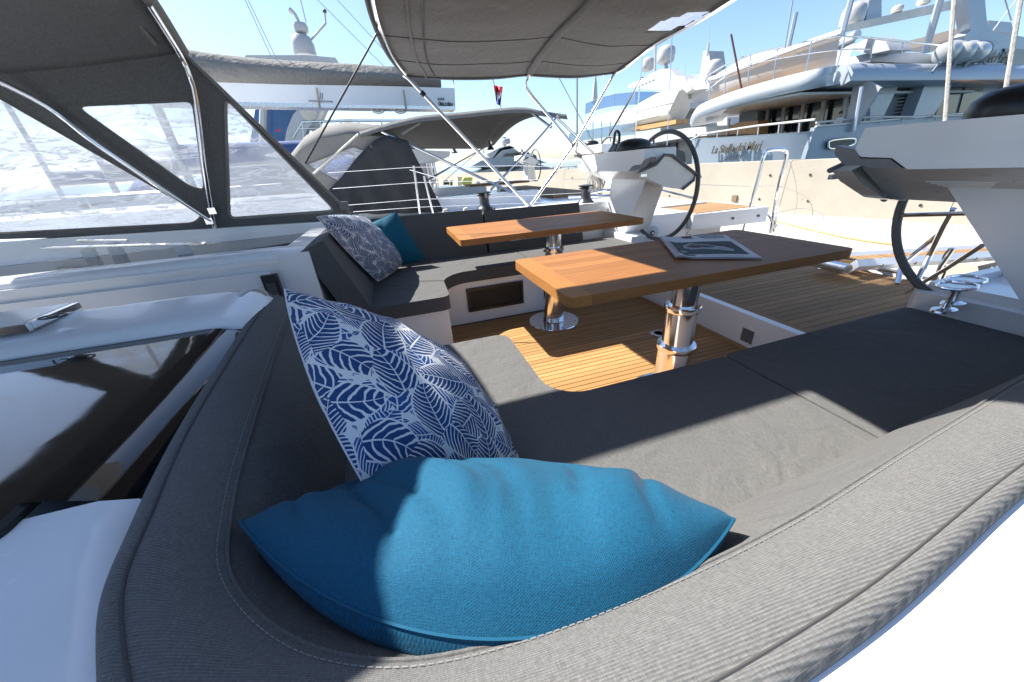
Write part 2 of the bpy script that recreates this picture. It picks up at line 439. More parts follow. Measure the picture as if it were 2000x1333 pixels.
# stern strip
ss = struct(MB().box(3.482, 3.62, -0.5, 3.96, -0.1, DK + 0.012).build('stern_sill', WHITE, bevel=0.015, seg=3))
MB().box(3.49, 3.52, 1.2, 2.4, DK+0.013, DK+0.03).build('track', STEEL, ss, bevel=0.003)
# seat bases
slab('seat_base', [(-0.46, 0.0), (2.15, 0.0), (2.15, 0.85), (0.42, 0.85), (0.36, 0.92), (0.36, 1.40), (-0.46, 1.40)], -0.05, 0.335)
fb = slab('seat_base', [(-0.46, 3.5), (1.98, 3.5), (1.98, 2.625), (0.27, 2.625), (0.205, 2.56), (0.205, 2.105), (-0.46, 2.105)], -0.05, 0.335)
# locker opening in the far seat front
lk = [P(910, 565, y=2.62), P(1020, 542, y=2.62), P(1022, 585, y=2.62), P(916, 612, y=2.62)]
lx0, lx1 = lk[0].x, lk[1].x; lz1, lz0 = lk[0].z, lk[3].z + 0.01
fr = MB()
for (a, b, c, d) in ((lx0, lx1, lz1-0.022, lz1), (lx0, lx1, lz0, lz0+0.022), (lx0, lx0+0.022, lz0+0.022, lz1-0.022), (lx1-0.022, lx1, lz0+0.022, lz1-0.022)):
    fr.box(a, b, 2.606, 2.628, c, d)
fr.build('locker_frame', BLACK, fb, bevel=0.002)
MB().box(lx0+0.02, lx1-0.02, 2.619, 2.6225, lz0+0.02, lz1-0.02).build('locker_pane', RUBBER, fb)
MB().box(0.965, 1.0, 2.607, 2.613, 0.285, 0.345).build('hinge_plate', STEEL, fb, bevel=0.004)
# bulkheads between cockpit and cabin
for f in (False, True):
    slab('bulkhead', [(-0.62, -0.2), (-0.462, -0.2), (-0.462, 1.385), (-0.62, 1.385)], -0.3, 0.785 if f else 0.70, m=f, bevel=0.03)
# coachroof sides with a flat rim round the companionway
for f in (False, True):
    slab('coachroof', [(-4.2, 0.40), (-0.55, 0.40), (-0.55, 1.38), (-4.2, 1.38)], 0.30, 0.752, bevel=0.012, m=f)
    S = (lambda p: mir(p)) if f else (lambda p: Vector(p))
    struct(MB().grid([[S((lerp(-4.2, xe, t) + d_, yy, zz - q)) for t, d_, q in ((0, 0, 0), (0.5, 0, 0), (0.75, 0, 0), (0.9, 0, 0), (1, -0.02, 0), (1, 0.02, 0.012), (1, 0.07, 0.07))] for yy, zz, xe in ((0.485, 0.7525, -0.43), (0.44, 0.752, -0.425), (0.38, 0.742, -0.40), (0.24, 0.712, -0.335), (0.13, 0.705, -0.24), (0.06, 0.725, -0.05), (0.0, 0.74, -0.005), (-0.3, 0.70, -0.005), (-0.6, 0.60, 0.058), (-0.7, 0.5, 0.058))]).build('coachroof_side', WHITE, smooth=60))
    S = (lambda p: mir(p)) if f else (lambda p: Vector(p))
    # raised rim along the companionway
    prof = [(1.118, 0.748), (1.128, 0.778), (1.16, 0.794), (1.30, 0.806), (1.35, 0.806), (1.382, 0.785), (1.384, 0.748)]
    rows = []
    for x, sc in ((-4.2, 1), (-1.0, 1), (-0.70, 1.0), (-0.58, 0.96), (-0.51, 0.80), (-0.475, 0.45), (-0.46, 0.0)):
        rows.append([S((x, yy, 0.748 + (zz-0.748)*sc)) for yy, zz in prof])
    struct(MB().grid([spl(r_, 4) for r_ in rows]).build('companionway_rim', WHITE, smooth=60))
# companionway: floor and channel on the far wall
struct(MB().box(-4.2, -0.47, 1.384, 2.076, -0.6, -0.25).build('companionway_floor', plain('cabin_wood', (0.16, 0.09, 0.045), 0.4), smooth=0))
wl = MB()
wl.box(-4.2, -0.66, 2.045, 2.079, 0.64, 0.715)
wl.box(-4.2, -0.62, 2.055, 2.079, 0.748, 0.77)
struct(wl.build('hatch_channel', WHITE, bevel=0.008, seg=2))
lb = MB().box(-0.70, -0.63, 2.02, 2.055, 0.56, 0.70).build('door_latch', BLACK, bevel=0.006); tag(lb, 'small black latch block on the companionway side', 'latch')
MB().box(-0.685, -0.645, 2.012, 2.021, 0.60, 0.66).build('latch_face', DKGREY, lb, bevel=0.003)
# black acrylic roof panels either side of the companionway
for f in (False, True):
    S = (lambda p: mir(p)) if f else (lambda p: Vector(p))
    poly = rnd_poly([V(-3.2, 0.60, 0), V(-0.62, 0.455, 0), V(-0.535, 0.452, 0), V(-0.535, 1.105, 0), V(-3.2, 1.105, 0)], [0, .12, 0.02, 0.02, 0], 6)
    pts = [S((p.x, p.y, 0.7525)) for p in poly]
    r = thing('roof_window', 'black glossy acrylic roof panel beside the near seat corner' if not f else 'black glossy acrylic roof panel across the companionway', 'window', S((-1.2, 0.8, 0.75)))
    MB().prism(pts, (0, 0, 0.012)).build('pane', GLOSSB, r, bevel=0.004, smooth=30)
    re = [[S((-0.535 + dx, yy, 0.766 + dz)) for dx, dz in ((0, 0), (0.012, -0.001), (0.05, -0.015), (0.085, -0.029), (0.095, -0.05))] for yy in (0.50, 0.52, 0.8, 1.09, 1.10)]
    MB().grid(re).build('rolled_edge', GLOSSB, r, smooth=60)
    pp = [p + V(0, 0, 0.004) for p in pts]
    MB().tube(pp, 0.009, 6, closed=True).build('gasket', RUBBER, r)
# side decks and coamings
slab('side_deck', [(-6, -0.9), (3.48, -0.9), (3.48, 0.0), (-6, 0.0)], 0.2, 0.56)
slab('side_deck', [(-6, 4.25), (3.48, 4.25), (3.48, 3.5), (-6, 3.5)], 0.2, 0.60)
MB_c = [(-0.44, -0.42), (2.16, -0.42), (2.16, 0.13), (-0.44, 0.28)]
COAM = [(p.x, p.y + 0.008) for p in spl([V(*q) for q in ((0.0, 0.058, 0), (0.30, 0.058, 0), (0.66, 0.096, 0), (1.2, 0.130, 0), (2.14, 0.160, 0))], 8)]
slab('coaming', [(2.18, -0.5), (2.18, 0.168)] + COAM[::-1] + [(0.0, -0.5)], 0.3, 0.744, bevel=0)
slab('coaming', [(-0.5, 3.245), (2.02, 3.275), (2.4, 3.2), (2.4, 3.62), (-0.5, 3.62)], 0.3, 0.735, bevel=0.03)
# hull below (so the boat floats in the water)
hl = MB(); rows = []
for x, wf, bt in ((3.62, 1.0, -1.5), (3.0, 1.0, -1.7), (0, 1.04, -1.9), (-4, 0.98, -1.9), (-9, 0.55, -1.8), (-12, 0.06, -1.6)):
    r = []
    for yy, zz in ((-2.62, 0.555), (-2.58, -0.6), (-1.9, -1.5), (0, bt), (1.9, -1.5), (2.58, -0.6), (2.62, 0.555)):
        r.append(V(x, YC + yy*wf, zz))
    rows.append(r)
struct(hl.grid(rows).build('yacht_hull', WHITE, smooth=50))
struct(MB().prism([V(-12, YC, 0.5), V(-9, YC-1.3, 0.5), V(-4.2, YC-2.4, 0.5), V(-4.2, YC+2.4, 0.5), V(-9, YC+1.3, 0.5)], (0, 0, 0.1)).build('foredeck', WHITE, bevel=0.02))
# quarter panels and stern seats
for f in (False, True):
    S = (lambda p: mir(p)) if f else (lambda p: Vector(p))
    slab('quarter_panel', [(2.16, -0.4), (2.78, -0.4), (2.78, 0.46), (2.16, 0.46)], 0.0, 0.60, m=f, bevel=0.025)
    b = slab('stern_seat', [(2.79, -0.2), (3.66, -0.2), (3.70, 0.35), (3.66, 0.60), (2.79, 0.52)], 0.43, 0.575, m=f, bevel=0.035, seg=4)
    for i in range(9):
        y0 = -0.12 + i*0.068
        MB().hexa([S(q) for q in ((2.84, y0+.002, .576), (3.60, y0+.002, .576), (3.60, y0+.066, .576), (2.84, y0+.066, .576), (2.84, y0+.002, .582), (3.60, y0+.002, .582), (3.60, y0+.066, .582), (2.84, y0+.066, .582))]).build('plank', TEAKW, b, smooth=0)
    MB().box(2.9, 3.4, *(sorted([S((0, -0.15, 0)).y, S((0, 0.3, 0)).y])), 0.0, 0.428).build('seat_support', WHITE, b, bevel=0.02)
    for xx in (3.25, 3.55):
        q = S((xx, 0.598 if xx > 3.5 else 0.57, 0.5))
        MB().lathe([(0, -.004), (.012, -.004), (.012, .004), (0, .004)], q, 10, Matrix.Rotation(math.radians(90), 3, 'X')).build('screw_cap', DKGREY, b)
# loudspeaker and fittings in the far quarter panel
def disc(name, c, r, h, mat, parent, ax='Y', n=28, hole=0):
    m = Matrix.Rotation(math.radians(90), 3, 'X' if ax == 'Y' else 'Y') if ax != 'Z' else Matrix.Identity(3)
    pr = [(hole, -h), (r*0.97, -h), (r, -h*0.6), (r, h)] if hole else [(0, -h), (r*0.97, -h), (r, -h*0.6), (r, h), (0, h)]
    pr = [(a, -b) for a, b in pr] if ax == 'Y' else pr
    return MB().lathe(pr, c, n, m).build(name, mat, parent)
SPY = mir((0, 0.462, 0)).y
sp = thing('loudspeaker', 'round pale grey loudspeaker set in the far cockpit side', 'speaker', (2.36, SPY, 0.42))
lg = plain('speaker_grille', (0.50, 0.50, 0.55), 0.5, bump=0.5, bscale=400)
c0 = P(1272, 455, y=SPY)
disc('rim', c0 + V(0, -0.006, 0), 0.085, 0.006, WHITE, sp); disc('grille', c0 + V(0, -0.013, 0), 0.070, 0.004, lg, sp); disc('dust_cap', c0 + V(0, -0.019, 0), 0.024, 0.004, BLACK, sp); disc('cap_centre', c0 + V(0, -0.025, 0), 0.012, 0.003, WHITE, sp)
for q, r in (((1345, 458), 0.03), ((1332, 466), 0.014)):
    c = P(*q, y=SPY); o = tag(disc('filler_cap', c + V(0, -0.006, 0), r, 0.006, WHITE, None), 'small round white filler cap beside the loudspeaker' if r < 0.02 else 'larger round white cap at the aft end of the cockpit side', 'cap')
    disc('screw', c + V(0, -0.0135, 0), r*0.25, 0.0015, BLACK, o, n=10)
# moulded lockers behind the seats (helm bases)
nb = slab('helm_base', [(2.18, 0.0), (2.78, 0.0), (2.78, 0.90), (2.68, 0.93), (2.22, 0.93), (2.18, 0.90)], 0.0, 0.50, bevel=0.03, seg=4)
slab('helm_base', [(2.00, 3.26), (2.15, 3.26), (2.15, 2.80), (2.00, 2.80)], 0.0, 0.47, bevel=0.03, seg=4)
tr = MB()
tr.box(2.24, 2.74, 0.86, 0.90, 0.498, 0.535); tr.box(2.70, 2.74, 0.50, 0.858, 0.498, 0.535); tr.box(2.24, 2.275, 0.5, 0.858, 0.498, 0.535)
struct(tr.build('tray_edge', WHITE, bevel=0.012, seg=3))
# sloping white moulding at the right hand side
rows = []
for yy, (xa, za), (xb, zb) in ((0.60, (2.19, 0.495), (2.30, 0.52)), (0.52, (2.17, 0.50), (2.33, 0.63)), (0.36, (2.17, 0.52), (2.36, 0.70)), (0.0, (2.17, 0.54), (2.36, 0.74)), (-0.45, (2.17, 0.54), (2.36, 0.74))):
    rows.append([V(xa, yy, 0.3), V(xa, yy, za), V(xa+0.03, yy, za+0.02), V(lerp(xa, xb, .6), yy, lerp(za, zb, .75)), V(xb, yy, zb), V(xb+0.3, yy, zb), V(xb+0.4, yy, 0.3)])
struct(MB().grid(rows).build('helm_shoulder', WHITE, smooth=60, sub=1))
# ================================================================== cushions
def cushion(name, poly, z0, z1, mat, label, rc=0.04, bev=0.028, m=False, crown=0.012):
    pl = rnd_poly([mir((p[0], p[1], 0)) if m else V(p[0], p[1], 0) for p in poly], rc, 5)
    r = MB().prism([V(p.x, p.y, z0) for p in pl], (0, 0, z1-z0)).build(name, mat, bevel=bev, seg=4, smooth=60, wn_=True)
    tag(r, label, 'cushion')
    area = sum(pl[i].x*pl[(i+1) % len(pl)].y - pl[(i+1) % len(pl)].x*pl[i].y for i in range(len(pl)))
    lp = []
    for i, p in enumerate(pl):
        tg = (pl[(i+1) % len(pl)] - pl[i-1]); nn = V(-tg.y, tg.x, 0).normalized() * (1 if area > 0 else -1)
        q = p + nn*bev*0.30; lp.append(V(q.x, q.y, z1 - bev*0.30))
    MB().tube(lp, 0.0032, 5, closed=True).build('piping', mat, r)
    return r
SZ0, SZ1 = 0.337, 0.425
cushion('seat_cushion', [(-0.30, 0.36), (1.085, 0.36), (1.085, 0.875), (0.46, 0.875), (0.385, 0.95), (0.385, 1.425), (-0.30, 1.425)], SZ0, SZ1, SEAT, 'charcoal L-shaped seat cushion under the near pillows', rc=[0.02, .02, .02, .09, .10, .07, .07])
cushion('seat_cushion', [(1.095, 0.36), (2.165, 0.36), (2.165, 0.905), (1.095, 0.885)], SZ0, SZ1, SEAT, 'charcoal rectangular seat cushion at the aft end of the near bench, in shade', rc=[.02, .02, .03, .02])
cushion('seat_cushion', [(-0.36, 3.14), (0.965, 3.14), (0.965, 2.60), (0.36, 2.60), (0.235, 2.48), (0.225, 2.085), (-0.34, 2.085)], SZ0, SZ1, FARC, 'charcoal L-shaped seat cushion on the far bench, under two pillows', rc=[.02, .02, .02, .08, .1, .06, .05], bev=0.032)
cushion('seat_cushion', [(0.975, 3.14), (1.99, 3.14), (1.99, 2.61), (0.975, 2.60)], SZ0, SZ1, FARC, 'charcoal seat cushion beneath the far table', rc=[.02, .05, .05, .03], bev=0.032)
# far backrests, leaning
def lean(name, p_bot, p_top, width_vec, thick, label, mat=FARC, bev=0.035):
    a = Vector(p_bot); b = Vector(p_top); w_ = Vector(width_vec); n = (b-a).cross(w_).normalized() * thick
    r = MB().hexa([a, a+w_, a+w_+n, a+n, b, b+w_, b+w_+n, b+n]).build(name, mat, bevel=bev, seg=4, smooth=60, wn_=True)
    return tag(r, label, 'cushion')
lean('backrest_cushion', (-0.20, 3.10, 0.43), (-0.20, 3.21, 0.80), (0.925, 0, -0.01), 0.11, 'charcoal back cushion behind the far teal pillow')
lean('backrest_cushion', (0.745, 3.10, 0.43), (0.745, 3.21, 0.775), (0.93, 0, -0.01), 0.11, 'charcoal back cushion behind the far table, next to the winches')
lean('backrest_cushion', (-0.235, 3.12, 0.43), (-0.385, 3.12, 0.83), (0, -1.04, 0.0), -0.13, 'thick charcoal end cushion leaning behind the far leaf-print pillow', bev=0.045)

# near backrest: one long upholstered roll that turns the corner
JL = [(-0.27, 1.42, .43), (-0.262, 1.1, .43), (-0.25, 0.75, .43), (-0.22, 0.55, .43), (-0.12, 0.42, .43), (0.05, 0.37, .43), (0.35, 0.36, .43), (0.75, 0.375, .43), (1.2, 0.40, .43), (1.7, 0.41, .43), (2.14, 0.42, .43)]
AL = [(-0.42, 1.42, .70), (-0.395, 1.15, .70), (-0.335, 0.66, .70), (-0.30, 0.45, .70), (-0.255, 0.33, .70), (-0.14, 0.225, .70), (0.02, 0.178, .70), (0.33, 0.175, .70), (0.75, 0.215, .70), (1.25, 0.26, .70), (2.14, 0.30, .70)]
BL = [(-0.475, 1.43, .752), (-0.45, 1.1, .755), (-0.405, 0.66, .755), (-0.365, 0.44, .755), (-0.325, 0.30, .755), (-0.20, 0.145, .755), (0.0, 0.085, .755), (0.30, 0.082, .755), (0.68, 0.118, .755), (1.2, 0.15, .755), (2.14, 0.18, .755)]
OL = [(-0.505, 1.44, .752), (-0.475, 1.1, .752), (-0.428, 0.66, .752), (-0.386, 0.425, .752), (-0.338, 0.28, .752), (-0.21, 0.118, .752), (0.0, 0.058, .752), (0.30, 0.058, .752), (0.66, 0.096, .752), (1.2, 0.130, .752), (2.14, 0.160, .752)]
sp_ = [spl(x, 10) for x in (JL, AL, BL, OL)]
def roll_pt(i, j):
    return sp_[i][j]
N = len(sp_[0]); rowsF = []; rowsT = []
for j in range(N):
    J, A, B, O = (sp_[i][j] for i in range(4))
    out = V((A-J).x, (A-J).y, 0).normalized() if V((A-J).x, (A-J).y, 0).length > 1e-6 else V(0, -1, 0)
    wv = 0.004*noise.noise(V(j*0.13, 1, 0)) + 0.003*noise.noise(V(j*0.5, 4, 0))
    f = [J + V(0, 0, -0.04), J, lerp(J, A, 0.25) - out*0.012, lerp(J, A, 0.55) - out*0.018, lerp(J, A, 0.85) - out*(0.012+wv), A + V(0, 0, 0.0)]
    rowsF.append(f)
    t_ = [A, A + V(0, 0, 0.005+wv), lerp(A, B, 0.12) + V(0, 0, 0.010), lerp(A, B, 0.4) + V(0, 0, 0.018+wv), lerp(A, B, 0.75) + V(0, 0, 0.012), lerp(A, B, 0.95) + V(0, 0, 0.003), B + V(0, 0, -0.001), lerp(B, O, 0.12) + V(0, 0, 0.004), lerp(B, O, 0.5) + V(0, 0, 0.006) + out*0.004, O + V(0, 0, 0.0), O + V(0, 0, -0.03) - out*0.002, O + V(0, 0, -0.12) - out*0.02]
    rowsT.append(t_)
nbk = thing('corner_backrest', 'long grey ribbed backrest roll curving round the near corner', 'cushion', (0.2, 0.2, 0.43))
MB().grid(rowsF).build('front_panel', SEAT, nbk, smooth=80, sub=1)
MB().grid(rowsT).build('ribbed_top', RIBC, nbk, smooth=80, sub=1)
for r_ in (0, -1):
    cap = rowsF[r_][:-1] + rowsT[r_]
    c_ = sum(cap, V(0,0,0)) / len(cap)
    MB().add(cap + [c_], [(i, i+1, len(cap)) for i in range(len(cap)-1)] + [(len(cap)-1, 0, len(cap))]).build('end_panel', SEAT, nbk, smooth=80)
# stitching: short thread loops along the two seams
def stitch(pts, parent, mat, off, step=0.008, ln=0.0055, r=0.0006):
    mb = MB(); d = 0
    for i in range(len(pts)-1):
        a, b = pts[i], pts[i+1]; L = (b-a).length; t = (b-a).normalized()
        while d < L:
            p = a + t*d; mb.tube([p + off, p + off + t*ln], r, 5); d += step
        d -= L
    o = mb.build('stitching', mat, parent); return o
THR = plain('thread', (0.24, 0.235, 0.23), 0.8)
THD = plain('dark_thread', (0.05, 0.05, 0.052), 0.8)
stitch([lerp(sp_[1][j], sp_[2][j], 0.10) + V(0, 0, 0.0105) for j in range(N)], nbk, THR, V(0, 0, 0.0))
MB().tube([lerp(sp_[1][j], sp_[2][j], 0.015) + V(0, 0, 0.004) for j in range(N)], 0.0035, 6).build('piping', SEAT, nbk)
MB().tube([sp_[2][j] + V(0, 0, 0.0005) for j in range(N)], 0.0016, 6).build('seam', THD, nbk)

# ================================================================== pillows
def pillow(name, label, c, thick, mat, bow=(0.02, 0.02, 0.02, 0.02), n=36, wrinkle=0.006, seed=0, flip=False, fold=0.0, bias=0.5, skew=1.0):
    """c: four corners a, b, c, d round the pillow; bow: how far each edge curves outwards"""
    a, b, cc, d = (Vector(p) for p in c)
    nrm = (cc-a).cross(d-b).normalized()
    ctr = (a+b+cc+d)/4
    rowsT, rowsB, uv = [], [], []
    def pt(u, v):
        p = (a*(1-u)+b*u)*(1-v) + (d*(1-u)+cc*u)*v
        eb = [4*u*(1-u)*(1-v)**2*bow[0], 4*v*(1-v)*u**2*bow[1], 4*u*(1-u)*v**2*bow[2], 4*v*(1-v)*(1-u)**2*bow[3]]
        dirs = [((a+b)/2-ctr), ((b+cc)/2-ctr), ((cc+d)/2-ctr), ((d+a)/2-ctr)]
        for e, q, bw in zip(eb, dirs, bow): p = p + (e if isinstance(bw, Vector) else q.normalized()*e)
        return p
    g1 = []; g2 = []
    for i in range(n+1):
        r1 = []; r2 = []
        for j in range(n+1):
            # denser towards the edges
            u = 0.5 - 0.5*math.cos(math.pi*i/n); v = 0.5 - 0.5*math.cos(math.pi*j/n)
            u = lerp(u, i/n, 0.35); v = lerp(v, j/n, 0.35)
            p = pt(u, v)
            vs = v**skew; h = (max(0, 4*u*(1-u))**0.62) * (max(0, 4*vs*(1-vs))**0.62)
            edge = 1 - h
            q = V(u*5+seed, v*5, seed*1.7)
            wr = wrinkle*(noise.noise(q*0.9) + 0.6*noise.noise(q*2.1)) * min(1, h*4)
            # pull-in creases that run from the corners and edges
            ang = math.atan2(v-0.5, u-0.5); rr = math.hypot(u-0.5, v-0.5)
            wr += wrinkle*0.9*math.sin(ang*9 + 4*noise.noise(V(ang*2, seed, 0)) + seed)*min(1, rr*2)**2*min(1, h*3)
            if fold:
                w_ = u*5.0 + 1.6*v + 0.8*noise.noise(V(u*2, v*2, seed))
                rg = 1 - abs(noise.noise(V(w_*1.3, v*0.9, seed)))*2.4
                wr += fold*(0.7*noise.noise(V(w_, v*1.1, seed+2)) - 0.55*max(0, rg)**3)*min(1, h*1.8)*max(0, min(1, (0.62-v)*3.0))*min(1, 0.25+v*4)
            r1.append(p + nrm*(thick*bias*h + wr)); r2.append(p - nrm*(thick*(1-bias)*h + wr*0.3))
        g1.append(r1); g2.append(r2)
    W = ((b-a).length + (cc-d).length)/2; Hh = ((d-a).length + (cc-b).length)/2
    o = thing(name, label, 'pillow', ctr)
    def arc(g):      # cloth coordinates follow the length of the cloth, so the weave does not stretch
        cu = [[0.0]*(n+1) for _ in range(n+1)]; cv = [[0.0]*(n+1) for _ in range(n+1)]
        for i in range(n+1):
            for j in range(n+1):
                if i: cu[i][j] = cu[i-1][j] + (g[i][j]-g[i-1][j]).length
                if j: cv[i][j] = cv[i][j-1] + (g[i][j]-g[i][j-1]).length
        h_ = n//2
        return [(cu[i][j] - cu[h_][j], cv[i][j] - cv[i][h_]) for i in range(n+1) for j in range(n+1)]
    uvs = arc(g1)
    MB().grid(g1).build('front_cover', mat, o, smooth=180, uvs=uvs)
    MB().grid([r[::-1] for r in g2]).build('back_cover', mat, o, smooth=180, uvs=[(lerp(0, W, i/n)+3, lerp(Hh, 0, j/n)) for i in range(n+1) for j in range(n+1)])
    loop = g1[0][:-1] + [r[-1] for r in g1[:-1]] + g1[-1][::-1][:-1] + [r[0] for r in g1[::-1][:-1]]
    MB().tube(loop, 0.0022, 5, closed=True).build('piping', mat, o, smooth=60)
    return o
def blue_mat(name, c):
    t = NT(name); co = t.coord('UV')
    sx = t.n('SeparateXYZ'); t.t.links.new(co, sx.inputs[0])
    u = t.math('SINE', t.math('MULTIPLY', sx.outputs[0], 2*math.pi*330)); v = t.math('SINE', t.math('MULTIPLY', sx.outputs[1], 2*math.pi*330))
    wv = t.math('MULTIPLY', u, v)
    slub = t.noise(t.coord('UV', scale=(40, 260, 1)), 3, 2); slub2 = t.noise(t.coord('UV', scale=(260, 40, 1)), 3, 2)
    f = t.math('ADD', t.math('MULTIPLY', slub, 0.5), t.math('MULTIPLY', slub2, 0.5))
    f = t.math('ADD', f, t.math('MULTIPLY', wv, 0.12))
    cc = t.ramp(f, [(0.22, tuple(x*0.45 for x in c)), (0.5, c), (0.8, tuple(min(1, x*1.45) for x in c))])
    nm = t.bump(f, 0.5, 0.0015)
    return t.fin(cc, 0.8, 0, nm, 0.2, None, 0.04)
BLUE = blue_mat('teal_blue_weave', (0.005, 0.074, 0.142))
BLUE2 = blue_mat('teal_weave', (0.005, 0.092, 0.155))
def leaf_mat(name, blue=(0.008, 0.046, 0.155), cream=(0.68, 0.69, 0.70)):
    """split-leaf print: leaves scattered on Voronoi sites, each with a midrib and slits"""
    t = NT(name); tc = t.n('TexCoord')
    def layer(scale, off, wid, lng, slit, thr=0.86):
        mp = t.n('Mapping'); mp.inputs['Location'].default_value = off; mp.inputs['Scale'].default_value = (scale,)*3; t.t.links.new(tc.outputs['UV'], mp.inputs[0])
        nz = t.n('TexNoise'); nz.noise_dimensions = '2D'; nz.inputs['Scale'].default_value = 2.6; t.t.links.new(mp.outputs[0], nz.inputs['Vector'])
        vo = t.n('TexVoronoi', voronoi_dimensions='2D', feature='F1'); vo.inputs['Scale'].default_value = 1; vo.inputs['Randomness'].default_value = 0.62
        t.t.links.new(mp.outputs[0], vo.inputs['Vector'])
        d = t.n('VectorMath', operation='SUBTRACT'); t.t.links.new(mp.outputs[0], d.inputs[0]); t.t.links.new(vo.outputs['Position'], d.inputs[1])
        sc = t.n('SeparateColor'); t.t.links.new(vo.outputs['Color'], sc.inputs[0])
        an = t.math('MULTIPLY_ADD', sc.outputs[0], 5.2, 0.2)
        s_ = t.n('SeparateXYZ'); t.t.links.new(d.outputs[0], s_.inputs[0])
        cs, sn = t.math('COSINE', an), t.math('SINE', an)
        u = t.math('ADD', t.math('MULTIPLY', s_.outputs[0], cs), t.math('MULTIPLY', s_.outputs[1], sn))
        v = t.math('SUBTRACT', t.math('MULTIPLY', s_.outputs[1], cs), t.math('MULTIPLY', s_.outputs[0], sn))
        v = t.math('ADD', v, t.math('MULTIPLY', t.math('MULTIPLY', u, u), t.math('MULTIPLY_ADD', sc.outputs[1], 0.9, -0.45)))   # curved midrib
        av = t.math('ABSOLUTE', v)
        un = t.math('MULTIPLY_ADD', u, 0.5/lng, 0.5)                        # 0 at the stalk, 1 at the tip
        prof = t.math('MULTIPLY', t.math('POWER', t.math('MAXIMUM', un, 0.0), 0.42), t.math('POWER', t.math('MAXIMUM', t.math('SUBTRACT', 1.0, un), 0.0), 0.75))
        half = t.math('MULTIPLY', prof, wid*1.75)
        fq = t.math('MULTIPLY_ADD', sc.outputs[2], 0.7*slit, 0.65*slit)
        bend = t.math('ADD', t.math('MULTIPLY', av, 0.35), t.math('MULTIPLY', t.math('MULTIPLY', av, av), 1.5))
        ph = t.math('ADD', t.math('MULTIPLY', t.math('SUBTRACT', u, bend), fq), t.math('MULTIPLY', nz.outputs[0], 5.0))
        sl = t.math('SINE', ph)                                              # slits slope forward from the midrib
        rel = t.math('DIVIDE', av, t.math('MAXIMUM', half, 0.001))
        inside = t.math('GREATER_THAN', t.math('SUBTRACT', half, t.math('MULTIPLY', t.math('MAXIMUM', sl, 0.0), 0.06)), av)
        slitm = t.math('GREATER_THAN', sl, t.math('MULTIPLY_ADD', rel, -0.75, thr+0.22))
        mid = t.math('LESS_THAN', av, t.math('MULTIPLY_ADD', t.math('SUBTRACT', 1.0, un), 0.017, 0.006))
        body = t.math('MULTIPLY', inside, t.math('SUBTRACT', 1.0, slitm), clamp=True)
        body = t.math('MULTIPLY', body, t.math('SUBTRACT', 1.0, mid), clamp=True)
        rim = t.math('GREATER_THAN', t.math('ADD', half, 0.04), av)
        return body, rim
    b1, r1 = layer(11.0, (0.13, 0.31, 0), 0.54, 0.70, 40.0, 0.76)
    b2, r2 = layer(13.0, (3.37, 1.71, 0), 0.50, 0.68, 46.0, 0.74)
    b3, r3 = layer(29.0, (7.1, 5.3, 0), 0.20, 0.42, 6.0)
    low = t.math('MAXIMUM', t.math('MULTIPLY', b2, t.math('SUBTRACT', 1.0, r1)), b1)
    fill = t.math('MULTIPLY', b3, t.math('MULTIPLY', t.math('SUBTRACT', 1.0, r1), t.math('SUBTRACT', 1.0, r2)))
    msk = t.math('MAXIMUM', low, fill, clamp=True)
    wv = t.noise(t.coord('UV', scale=(1, 1, 1)), 900, 1); wv2 = t.noise(t.coord('UV', scale=(60, 500, 1)), 2, 2)
    bl = t.ramp(wv2, [(0.35, tuple(x*0.75 for x in blue)), (0.65, tuple(x*1.3 for x in blue))])
    cr = t.ramp(wv2, [(0.35, tuple(x*0.9 for x in cream)), (0.65, cream)])
    cc = t.mix(msk, cr, t.mix(t.math('MULTIPLY', r1, 0.9), tuple(x*1.55 for x in blue), bl))
    nm = t.bump(wv, 0.25, 0.001)
    return t.fin(cc, t.math('MULTIPLY_ADD', msk, 0.15, 0.5), 0, nm, 0.3, None, 0.04)
LEAF = leaf_mat('leaf_print')
pillow('throw_pillow', 'large navy and white leaf-print pillow in the near corner',
       [P(556, 566, x=-0.262), P(712, 948, z=0.655), P(1012, 893, z=0.445), P(868, 688, z=0.66)], 0.20, LEAF, bow=(0.02, 0.03, 0.015, 0.02), seed=1.3, wrinkle=0.007)
bl_, br_ = P(468, 1020, z=0.712), P(1434, 1014, z=0.705)
pillow('throw_pillow', 'large plain teal-blue pillow lying in front on the corner backrest',
       [bl_, br_, (0.36, 0.44, 0.455), (-0.17, 0.66, 0.465)], 0.172, BLUE, bow=(P(960, 1250, z=0.712) - (bl_+br_)/2, 0.02, 0.03, 0.0), seed=4.1, wrinkle=0.003, fold=0.034, n=64, bias=0.62, skew=0.62)
pillow('throw_pillow', 'leaf-print pillow leaning on the end cushion of the far bench',
       [P(619, 424, x=-0.40), P(738, 550, z=0.45), P(792, 508, z=0.47), P(716, 425, x=-0.20)], 0.15, LEAF, bow=(0.02, 0.02, 0.01, 0.02), seed=2.2, wrinkle=0.005)
pillow('throw_pillow', 'plain teal pillow standing behind the far leaf-print pillow',
       [P(690, 452, y=3.02), P(690, 540, y=2.93), P(832, 506, y=2.98), P(774, 414, y=3.08)], 0.13, BLUE2, bow=(0.01, 0.0, -0.01, 0.0), seed=5.2, wrinkle=0.004)
